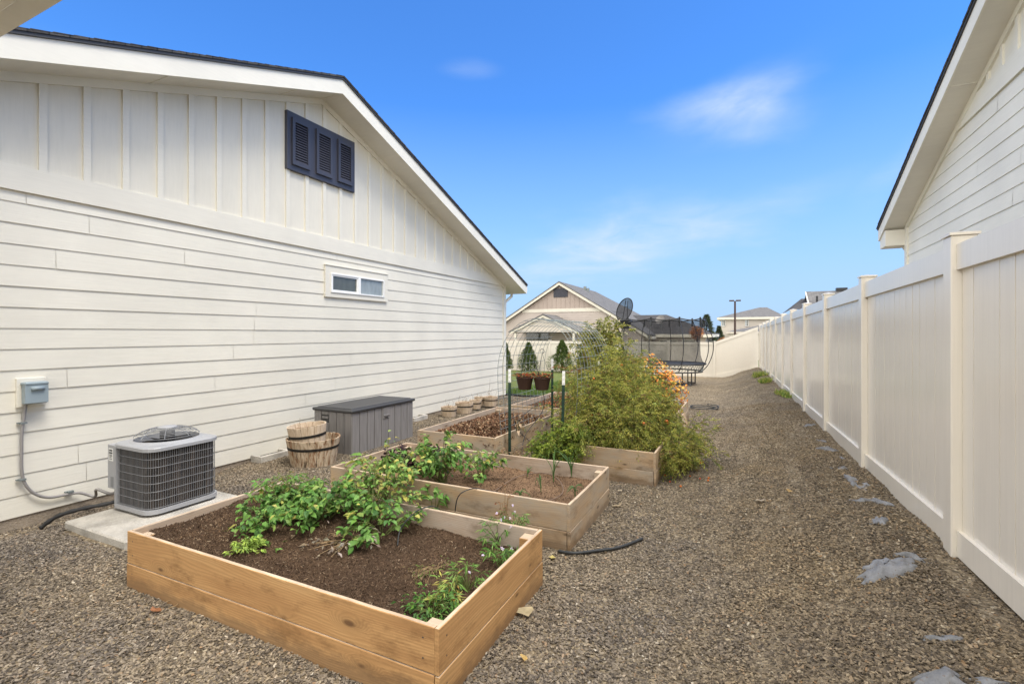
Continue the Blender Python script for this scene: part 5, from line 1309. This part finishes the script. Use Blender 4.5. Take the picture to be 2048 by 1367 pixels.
def mound(name, label, lumps, n, cols, seed, cat, group=None, L=.10, nl=7, lw=.010, ll=.030, fruits=0, rootz=.2, stems=True, stemmat='stem', shoots=1.0):
    """foliage spread through the outer volume of some soft lumps: (centre, radii)"""
    rr = random.Random(seed); c0 = Vector(lumps[0][0]); base = Vector((c0.x, c0.y, rootz)); root = empty(name, base, label, cat, group); mb = MB(); ms = MB()
    wts = [r[0]*r[1]+r[0]*r[2]+r[1]*r[2] for _, r in lumps]
    tot = sum(wts)
    for (c, r), w in zip(lumps, wts):
        c = Vector(c); k_ = int(n*w/tot)
        for i in range(k_):
            v = rvec(rr); q = rr.uniform(.35, 1.02)**.6
            wob = 1+.42*noise.noise(v*2.0+c*3)+.26*noise.noise(v*5+c)
            p = c+Vector((v.x*r[0], v.y*r[1], v.z*r[2]))*q*wob
            g0 = gz(p.x, p.y)+.02
            if p.z < g0: p.z = g0+rr.uniform(0, .05)
            if noise.noise(p*5.5) < -.22 and q > .7: continue
            compound(mb, p, Vector((v.x, v.y, v.z*.5))+rvec(rr)*.8, L*rr.uniform(.6, 1.3), cols, rr, nl, lw, ll)
        for i in range(int(26*w/max(wts)) if shoots else 0):
            v = rvec(rr); v.z = v.z*.7+.25; v.normalize(); p = c+Vector((v.x*r[0], v.y*r[1], v.z*r[2]))*.8
            L_ = rr.uniform(.18, .42)*shoots; dv = (v+rvec(rr)*.5).normalized(); e_ = p+dv*L_-UP*L_*.25*rr.random(); P = smooth_path([p, p+dv*L_*.55+UP*.03, e_], 5)
            if e_.z < gz(e_.x, e_.y)+.03: continue
            ms.tube(P, [.0035*(1-.6*j/(len(P)-1)) for j in range(len(P))], 4)
            for j in range(9): compound(mb, P[rr.randrange(2, len(P))]+rvec(rr)*.01, dv+rvec(rr)*1.1, L*rr.uniform(.45, .95), cols, rr, nl, lw, ll)
        if stems:
            for i in range(9):
                v = rvec(rr); v.z = abs(v.z); tip = c+Vector((v.x*r[0], v.y*r[1], v.z*r[2]))*rr.uniform(.8, 1.12); mid = (base+tip)/2+rvec(rr)*.1; mid.z += .1
                P = smooth_path([base+Vector((rr.uniform(-.06, .06), rr.uniform(-.06, .06), 0)), mid, tip], 5); ms.tube(P, [.007*(1-.75*j/(len(P)-1)) for j in range(len(P))], 5)
    mb.build('foliage', M['leaf'], root)
    if stems: ms.build('stems', M[stemmat], root)
    for i in range(fruits):
        c, r = rr.choice(lumps); v = rvec(rr); v.z = v.z*.6; v.y = -abs(v.y); v.normalize(); p = Vector(c)+Vector((v.x*r[0], v.y*r[1], v.z*r[2]))*1.0
        f = MB(); rad = rr.uniform(.013, .024); f.ball(p, rad, 8, .88); f.cur = (.1, .15, .04)
        f.build('tomato', M[rr.choice(['tomato_red', 'tomato_orange', 'tomato_green', 'tomato_orange'])], root, smooth=True, origin=p)
    return root
GT = 'tomato plants in one bed'
mound('tomato_plant', 'front tomato plant hanging over the front board of its bed', [((-1.62, 5.72, .52), (.38, .34, .34)), ((-1.25, 5.75, .50), (.32, .30, .30)), ((-1.85, 5.55, .35), (.26, .20, .24))], 2000, TC_, 101, 'tomato plant', GT, fruits=4)
mound('tomato_plant', 'tallest tomato plant at the heart of the mass', [((-1.55, 6.45, .92), (.45, .42, .48)), ((-1.80, 6.2, .66), (.40, .40, .42)), ((-1.72, 5.95, .80), (.30, .30, .34)), ((-1.62, 6.6, 1.2), (.26, .28, .26))], 2600, TC_, 102, 'tomato plant', GT, fruits=5)
mound('tomato_plant', 'tomato plant on the right side of the mass behind the front one', [((-1.20, 6.3, .68), (.34, .40, .40)), ((-1.08, 6.65, .48), (.24, .34, .32))], 1900, TC_, 103, 'tomato plant', GT, fruits=4, shoots=.7)
mound('tomato_plant', 'tomato plant fallen over the side of the bed onto the gravel', [((-.74, 6.15, .30), (.26, .42, .28)), ((-.70, 6.45, .20), (.20, .28, .18)), ((-.78, 5.82, .22), (.17, .24, .20))], 1600, TC_, 104, 'tomato plant', GT, fruits=3, rootz=.25)
mound('tomato_plant', 'tomato plant at the back of the mass with yellowing leaves', [((-1.62, 7.25, .86), (.42, .38, .40)), ((-1.25, 7.3, .58), (.32, .36, .32))], 1500, TC_, 105, 'tomato plant', GT, fruits=2, shoots=.5)
mound('tomato_plant', 'bright lime plant at the left foot of the tomato mass', [((-1.98, 5.30, .30), (.20, .15, .20)), ((-2.12, 5.42, .20), (.15, .12, .16)), ((-1.85, 5.38, .44), (.18, .14, .15))], 640, [((.20, .27, .04), 5), ((.30, .36, .06), 3), ((.13, .2, .04), 2)], 106, 'tomato plant', GT, ll=.03, lw=.014, shoots=.4)
mound('bushy_vine', 'thin climbing vine with reddish leaves on the wire arch', [((-2.15, 6.9, .85), (.16, .3, .38)), ((-2.35, 6.95, .45), (.22, .3, .3)), ((-2.2, 6.6, .3), (.14, .2, .22))], 260, [((.22, .25, .06), 3), ((.35, .12, .05), 2), ((.33, .28, .08), 2)], 107, 'vine', None, rootz=0)
# tall pale shrub behind
mound('tall_shrub', 'tall yellow green shrub with upright tips rising behind the tomatoes', [((-2.42, 8.7, 1.35), (.22, .22, .55)), ((-2.62, 8.7, 1.28), (.15, .18, .46)), ((-2.24, 8.65, 1.38), (.14, .16, .50)), ((-2.38, 8.7, .75), (.35, .3, .5))], 2300,
      [((.30, .31, .07), 4), ((.42, .40, .10), 3), ((.15, .18, .05), 2), ((.60, .56, .38), .9)], 108, 'shrub', None, L=.11, lw=.018, ll=.055, nl=6, rootz=.2)
# orange flowers
mm = mound('flower_bush', 'round bush of orange and yellow flowers beside the grey paver', [((-1.62, 8.95, .76), (.40, .40, .42)), ((-1.30, 9.05, .62), (.26, .34, .34)), ((-1.92, 9.0, .88), (.25, .3, .34))], 900, [((.07, .09, .03), 4), ((.12, .12, .03), 3), ((.18, .12, .04), 2)], 109, 'flower bush', None, shoots=0, ll=.03, lw=.014, rootz=.2)
rr = random.Random(9); mb = MB()
for c, r, n in (((-1.58, 8.90, .78), (.46, .42, .46), 620), ((-1.24, 8.95, .60), (.33, .36, .37), 460), ((-1.92, 9.0, .88), (.27, .32, .37), 200)):
    for _ in range(n):
        v = rvec(rr); p = Vector(c)+Vector((v.x*r[0], v.y*r[1], v.z*r[2]))*rr.uniform(.88, 1.08)*(1+.15*noise.noise(v*5)); s_ = rr.uniform(.013, .026)
        if p.z < .25: continue
        cc = rr.choice([(.75, .26, .03), (.78, .38, .05), (.62, .17, .04), (.80, .48, .10)]); a = (v+rvec(rr)*.5+Vector((0, -.3, .2))).normalized(); e = a.cross(Vector((.3, .1, .9))).normalized(); g_ = a.cross(e)
        mb.cur = vary(cc, .15, rr); ring = []
        for j in range(7): t = 2*math.pi*j/7; ring.append(p+(e*math.cos(t)+g_*math.sin(t))*s_*rr.uniform(.7, 1.1))
        mb.add([p+a*s_*.35]+ring, [(0, 1+j, 1+(j+1) % 7) for j in range(7)])
mb.build('flowers', M['petal'], mm)
# strawberries in the far bed
sw = [((.10, .16, .04), 4), ((.32, .09, .04), 3), ((.45, .16, .05), 2), ((.30, .28, .08), 2)]
for i, (x, y, lb) in enumerate(((-3.2, 8.5, 'red and green strawberry leaves at the front of the far left bed'), (-2.85, 9.2, 'strawberry patch at the right edge of the far left bed'), (-3.35, 9.6, 'strawberry patch at the back of the far left bed'))):
    leafy('strawberry_plant', lb, (x, y, .2), .38, .2, 22, 240, .05, .045, sw, 120+i, cat='strawberry plant', group='strawberry plants')
# dried stuff at the steel post foot
leafy('dried_vine', 'crisp brown dead vine at the foot of the corner steel post', (-2.62, 5.42, .02), .22, .26, 24, 230, .045, .022, [((.34, .24, .14), 4), ((.22, .15, .09), 3), ((.30, .28, .14), 1)], 130, cat='dead plant', n=1, stem='dry_stem')
leafy('dried_vine', 'hanging dead leaves tied to the corner steel post', (-2.60, 5.58, .42), .08, .16, 7, 24, .07, .04, [((.45, .36, .22), 3), ((.09, .10, .04), 1.5)], 131, cat='dead plant', stem='dry_stem', droop=1.2)

# hanging planters in the arch
def hanging(x, y, z, label, seed):
    root = empty('hanging_planter', (x, y, z), label, 'hanging planter', 'brown hanging planters')
    mb = MB(); mb.lathe([(.001, -.09), (.085, -.09), (.095, -.03), (.115, .06), (.122, .065), (.118, .075), (.108, .07), (.10, .05), (.001, .045)], 20, (x, y, z)); mb.build('pot', M['pot_brown'], root)
    mb = MB()
    for i in range(3): a = 2*math.pi*i/3+.4; mb.tube([(x+.118*math.cos(a), y+.118*math.sin(a), z+.07), (x+.02*math.cos(a), y+.02*math.sin(a), z+.34), (x, y, z+.40)], .0025, 4)
    mb.tube([(x+.03*math.cos(t), y, z+.43+.03*math.sin(t)) for t in np.linspace(-1.5, 3.6, 12)], .004, 5)
    mb.build('wire_hanger', M['black_metal'], root)
    rr = random.Random(seed); ml = MB()
    for _ in range(130):
        a = rr.uniform(0, 6.28); q = rr.uniform(0, .13); p = Vector((x+q*math.cos(a), y+q*math.sin(a), z+.07+rr.uniform(0, .05)))
        leaf(ml, p, Vector((math.cos(a), math.sin(a), rr.uniform(-.1, 1))), UP, rr.uniform(.03, .06), rr.uniform(.015, .03), vary(rr.choice([(.45, .08, .03), (.52, .16, .05), (.10, .06, .03), (.30, .10, .04), (.12, .13, .04)]), .2, rr), .2, .5, 1)
    ml.build('red_foliage', M['leaf'], root)
hanging(-2.70, 6.02, .985, 'left brown hanging planter seen through the wire mesh', 1)
hanging(-2.47, 6.08, .985, 'right brown hanging planter with bright red leaves under the arch', 2)

# cypress shrubs along the far fence
def conifer(name, label, x, y, z0, h, r, n, cols, seed, cat, group=None, ll=.06, lw=.03, tiers=0):
    rr = random.Random(seed); root = empty(name, (x, y, z0), label, cat, group); mb = MB()
    mb.tube([(x, y, z0-.1), (x, y, z0+h*.9)], [r*.10+.01, .008], 6); mb.build('trunk', M['bark'], root); mb = MB()
    for _ in range(n):
        t = rr.random()**.8; prof = (1-t)**.75*min(1, (t+.06)*7)
        if tiers: prof = (1-t)**1.0*.9*min(1, (t+.06)*7)*(.66+.34*abs(math.sin(t*tiers*math.pi+rr.uniform(-.3, .3))))
        a = rr.uniform(0, 6.283); q = r*prof*(rr.uniform(.35, 1)**.5)*(1+.75*noise.noise(Vector((math.cos(a)*2, math.sin(a)*2, t*6+seed))))
        p = Vector((x+q*math.cos(a), y+q*math.sin(a), z0+.03+t*h)); d = Vector((math.cos(a), math.sin(a), .9 if not tiers else .05))+rvec(rr)*.45
        leaf(mb, p, d, UP, ll*rr.uniform(.6, 1.3), lw*rr.uniform(.6, 1.3), vary(rr.choice(cols), .3, rr), .2, .2, 1)
    mb.build('crown', M['leaf'], root)
cc = [(.07, .12, .035), (.12, .18, .05), (.20, .25, .07)]
for i, (px_, top_, r, lb) in enumerate(((1057, 690, .66, 'young green cypress seen through the wire arch'), (1124, 686, .78, 'young green cypress just right of the wire arch'), (1010, 690, .52, 'young dark cypress half hidden by the house corner'), (1168, 700, .5, 'young cypress mostly hidden behind the tomato plants'))):
    p = at(px_, top_, 26.0); z0 = gz(p.x, 26.0); conifer('cypress_shrub', lb, p.x, 26.0, z0, p.z-z0+.1, r, 5200, cc, 140+i, 'cypress', 'young cypresses along the far fence', .10, .05)
cs_ = [(.08, .105, .06), (.11, .14, .075), (.14, .165, .09)]
for i, (px_, top_, Y, r, lb) in enumerate(((1413, 630, 46, 2.0, 'tall dark spruce behind the trampoline'), (1438, 652, 60, 1.3, 'smaller dark spruce beside the two storey house'), (1425, 664, 62, 1.5, 'low dark spruce between the two taller ones'))):
    p = at(px_, top_, Y); z0 = gz(p.x, Y); conifer('spruce_tree', lb, p.x, Y, z0, p.z-z0, r, 5200, cs_, 150+i, 'spruce tree', 'spruces in the distance', .24, .06, tiers=9)
for i, (px_, top_, Y, r, lb) in enumerate(((1393, 652, 33, .42, 'small orange autumn tree behind the trampoline net'), (1445, 676, 40, .5, 'small orange autumn tree before the two storey house'))):
    p = at(px_, top_, Y); z0 = gz(p.x, Y); mb = MB(); rr = random.Random(170+i)
    root = empty('autumn_tree', (p.x, Y, z0), lb, 'tree', 'small autumn trees'); mb.tube([(p.x, Y, z0-.1), (p.x+.05, Y, (z0+p.z)/2), (p.x, Y, p.z-.1)], [.06, .045, .02], 6); mb.build('trunk', M['bark'], root); mb = MB()
    for _ in range(800):
        v = rvec(rr); q = Vector((p.x, Y, p.z-r))+v*r*rr.uniform(.4, 1.1); leaf(mb, q, rvec(rr), UP, .11, .07, vary((.42, .17, .05), .3, rr), .2, .3, 1)
    mb.build('crown', M['leaf'], root)

# weeds along the side fence
for i, (px_, py_, s_, lb) in enumerate(((1520, 752, .55, 'tall grassy weeds at the fence, farthest clump'), (1530, 764, .42, 'grassy weed clump second from the far end of the fence'), (1563, 788, .30, 'low grassy weeds between the far and near clumps'), (1577, 795, .30, 'yellow green weed clump nearest the camera at the fence'))):
    b = gpt(px_, py_); rr = random.Random(180+i); mb = MB(); root = empty('weed_clump', b, lb, 'weed', 'weeds along the fence')
    for _ in range(240):
        a = rr.uniform(0, 6.28); q = s_*.8*math.sqrt(rr.random()); x, y = b.x+q*math.cos(a)*.6, b.y+q*math.sin(a)*1.6; 
        if x > xfence(y)-.02: x = xfence(y)-.03
        p = Vector((x, y, gz(x, y))); leaf(mb, p, UP+rvec(rr)*.7, Vector((math.cos(a), math.sin(a), .2)), s_*rr.uniform(.3, .8)*.6, .02, vary(rr.choice([(.22, .32, .07), (.36, .42, .10), (.48, .46, .14)]), .2, rr), .1, .5, 1)
    mb.build('blades', M['leaf'], root)

# fallen leaves and tomatoes on the gravel
FL = [(1235, 1014, .035, (.45, .36, .24), 'large curled tan leaf on gravel right of the second bed'), (1240, 985, .016, (.5, .42, .3), 'small tan leaf beyond the large curled leaf'), (1105, 1120, .022, (.62, .52, .2), 'yellowish leaf at the end of the black hose'), (1050, 1232, .038, (.50, .42, .26), 'dried leaf against the right side of the nearest bed'), (1047, 1322, .018, (.6, .42, .16), 'yellow leaf near the bottom corner of the nearest bed'),
      (1575, 985, .022, (.45, .3, .12), 'orange brown leaf in the middle of the gravel'), (1520, 1005, .03, (.42, .34, .24), 'pale tan leaf lying left of the orange brown one'), (312, 1226, .025, (.35, .16, .08), 'reddish leaf beside the left front corner of the nearest bed'), (955, 1270, .02, (.28, .14, .09), 'reddish brown leaf near the right board'), (1700, 955, .02, (.5, .35, .2), 'tan leaf beside the torn fabric')]
for i, (px_, py_, s_, c, lb) in enumerate(FL):
    p = gpt(px_, py_)+Vector((0, 0, .022)); mb = MB(); rr = random.Random(200+i); mb.cur = c; a = rr.uniform(0, 6.28); d = Vector((math.cos(a), math.sin(a), .1)); e = Vector((-math.sin(a), math.cos(a), .0)); n_ = 9
    O_ = []
    for j in range(n_): t = 2*math.pi*j/n_; q = s_*(1+.4*(j % 2))*rr.uniform(.8, 1.1); O_.append(p+d*math.cos(t)*q*1.3+e*math.sin(t)*q*.8+UP*(rr.uniform(-.2, .6)*s_))
    mb.add([p]+O_, [(0, 1+j, 1+(j+1) % n_) for j in range(n_)]); tag(mb.build('fallen_leaf', M['leaf'], None, origin=p), lb, 'leaf', 'fallen leaves on the gravel')
rr = random.Random(77)
for i in range(18):
    x = rr.uniform(-.85, -.35); y = rr.uniform(5.35, 6.6); r_ = rr.uniform(.008, .013); mb = MB(); p = (x, y, gzn(x, y)+.012+r_*.8); mb.ball(p, r_, 6, .9)
    o = mb.build('fallen_tomato', M[rr.choice(['tomato_red', 'tomato_orange', 'tomato_orange'])], None, smooth=True, origin=p); tag(o, 'small red or orange tomato fallen on gravel under the sprawling tomato plants', 'tomato', 'tomatoes fallen on the gravel')
mb = MB(); p = gpt(345, 1213); mb.tube([(p.x-.06, p.y, p.z+.02), (p.x-.02, p.y+.02, p.z+.03), (p.x+.03, p.y+.04, p.z+.03), (p.x+.05, p.y-.01, p.z+.025), (p.x+.03, p.y-.04, p.z+.02)], .003, 5); tag(mb.build('plant_stalk', M['dry_stem'], None, origin=p), 'curled pale stalk lying on gravel before the nearest bed', 'stalk')
# ------------------------------------------------------------------ light, sky, camera
cam = bpy.data.cameras.new('camera'); co = bpy.data.objects.new('camera', cam); col.objects.link(co); sc.camera = co
co.location = (0, 0, CAM_H); co.rotation_euler = (R(90), 0, PSI)
cam.sensor_width = 36; cam.lens = 970/2048*36; cam.shift_y = -16.5/2048; cam.clip_end = 2000; cam.clip_start = .05
SUN_EL, SUN_DIR = 64, Vector((.60, -.12, 0)).normalized()
sl_ = bpy.data.lights.new('sun', 'SUN'); sl_.energy = 1.45; sl_.angle = R(22); sl_.color = (1, .955, .89)
so = bpy.data.objects.new('sun', sl_); col.objects.link(so)
d = Vector((SUN_DIR.x*math.cos(R(SUN_EL)), SUN_DIR.y*math.cos(R(SUN_EL)), math.sin(R(SUN_EL))))
so.rotation_euler = (-d).to_track_quat('-Z', 'Y').to_euler(); so.location = (0, 0, 20)
w = bpy.data.worlds.new('World'); sc.world = w; w.use_nodes = True; nt = w.node_tree; k = N(nt)
bg = nt.nodes['Background']
sky = k.n('ShaderNodeTexSky', sky_type='NISHITA'); sky.sun_disc = False; sky.sun_elevation = R(SUN_EL); sky.sun_rotation = math.atan2(SUN_DIR.x, SUN_DIR.y)
sky.air_density = 1.0; sky.dust_density = .4; sky.ozone_density = 2.5
tc = k.n('ShaderNodeTexCoord'); sep = k.n('ShaderNodeSeparateXYZ'); k.l(tc.outputs['Generated'], sep.inputs[0])
# direction projected on a cloud layer
zc_ = k.math('ADD', k.math('MAXIMUM', sep.outputs[2], 0), .12)
cx = k.math('DIVIDE', sep.outputs[0], zc_); cy = k.math('DIVIDE', sep.outputs[1], zc_)
cmb = k.n('ShaderNodeCombineXYZ'); k.l(cx, cmb.inputs[0]); k.l(cy, cmb.inputs[1])
def cl(px, py):
    u = (px-1024)/970.; v = Vector((CS*u-SN, CS+SN*u, (667-py)/970.)).normalized(); z = max(v.z, 0)+.12; return Vector((v.x/z, v.y/z, 0))
soft = k.noise(k_scale(k, cmb.outputs[0], (1, 1, 1)), 2.3, 7, .6, .5)
wisp = None
for A, B, hw, st_ in (((1270, 262), (1720, 185), 100, .7), ((1380, 235), (1600, 215), 34, .3), ((980, 590), (1860, 300), 95, 1.0), ((860, 136), (1030, 150), 30, .22), ((1300, 330), (1700, 60), 120, .28), ((1700, 440), (2000, 150), 90, .3)):
    pa, pb = cl(*A), cl(*B); c_ = (pa+pb)/2; d_ = pb-pa; mid = ((A[0]+B[0])/2, (A[1]+B[1])/2); wv = (cl(mid[0], mid[1]-hw)-cl(mid[0], mid[1]+hw)); wd = abs(wv.dot(Vector((-d_.y, d_.x, 0)).normalized()))/2
    mp = k.n('ShaderNodeMapping', vector_type='TEXTURE'); mp.inputs['Location'].default_value = c_; mp.inputs['Rotation'].default_value = (0, 0, math.atan2(d_.y, d_.x)); mp.inputs['Scale'].default_value = (d_.length/2, max(.02, wd), 1)
    wrp = k.n('ShaderNodeVectorMath', operation='ADD'); k.l(cmb.outputs[0], wrp.inputs[0])
    nz = k.n('ShaderNodeTexNoise'); nz.inputs['Scale'].default_value = 1.6; nz.inputs['Detail'].default_value = 5; k.l(cmb.outputs[0], nz.inputs['Vector'])
    sc_ = k.n('ShaderNodeVectorMath', operation='MULTIPLY_ADD'); k.l(nz.outputs['Color'], sc_.inputs[0]); sc_.inputs[1].default_value = (wd*1.6, wd*1.6, 0); sc_.inputs[2].default_value = (-wd*.8, -wd*.8, 0); k.l(sc_.outputs[0], wrp.inputs[1])
    k.l(wrp.outputs[0], mp.inputs[0]); ln = k.n('ShaderNodeVectorMath', operation='LENGTH'); k.l(mp.outputs[0], ln.inputs[0])
    m_ = k.ramp(ln.outputs['Value'], [(0, st_), (1.0, 0)], 'EASE'); m_ = k.math('MULTIPLY', m_, k.ramp(soft, [(.30, .22), (.70, 1.0)]))
    wisp = m_ if wisp is None else k.math('ADD', wisp, m_, clamp=True)
# added cloud deck behind and overhead, unseen: white fill to light the garden softly
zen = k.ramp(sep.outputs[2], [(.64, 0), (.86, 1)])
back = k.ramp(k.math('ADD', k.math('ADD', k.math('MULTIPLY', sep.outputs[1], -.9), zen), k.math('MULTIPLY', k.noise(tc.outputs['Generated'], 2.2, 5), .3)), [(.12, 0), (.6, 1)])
hor = k.ramp(sep.outputs[2], [(0.0, .97), (.10, .80), (.22, .42), (.42, 0)])
sb = k.mix(1, sky.outputs[0], (.38, .79, 1.28), 'MULTIPLY')
c1 = k.mix(hor, sb, (2.25, 3.15, 4.5))
c2 = k.mix(wisp, c1, (3.3, 3.9, 4.7))
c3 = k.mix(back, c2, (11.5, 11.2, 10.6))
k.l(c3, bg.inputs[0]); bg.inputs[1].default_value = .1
vs = sc.view_settings; vs.view_transform = 'Standard'; vs.look = 'None'; vs.exposure = 1.13; vs.gamma = 1
sc.cycles.max_bounces = 6; sc.cycles.transparent_max_bounces = 12
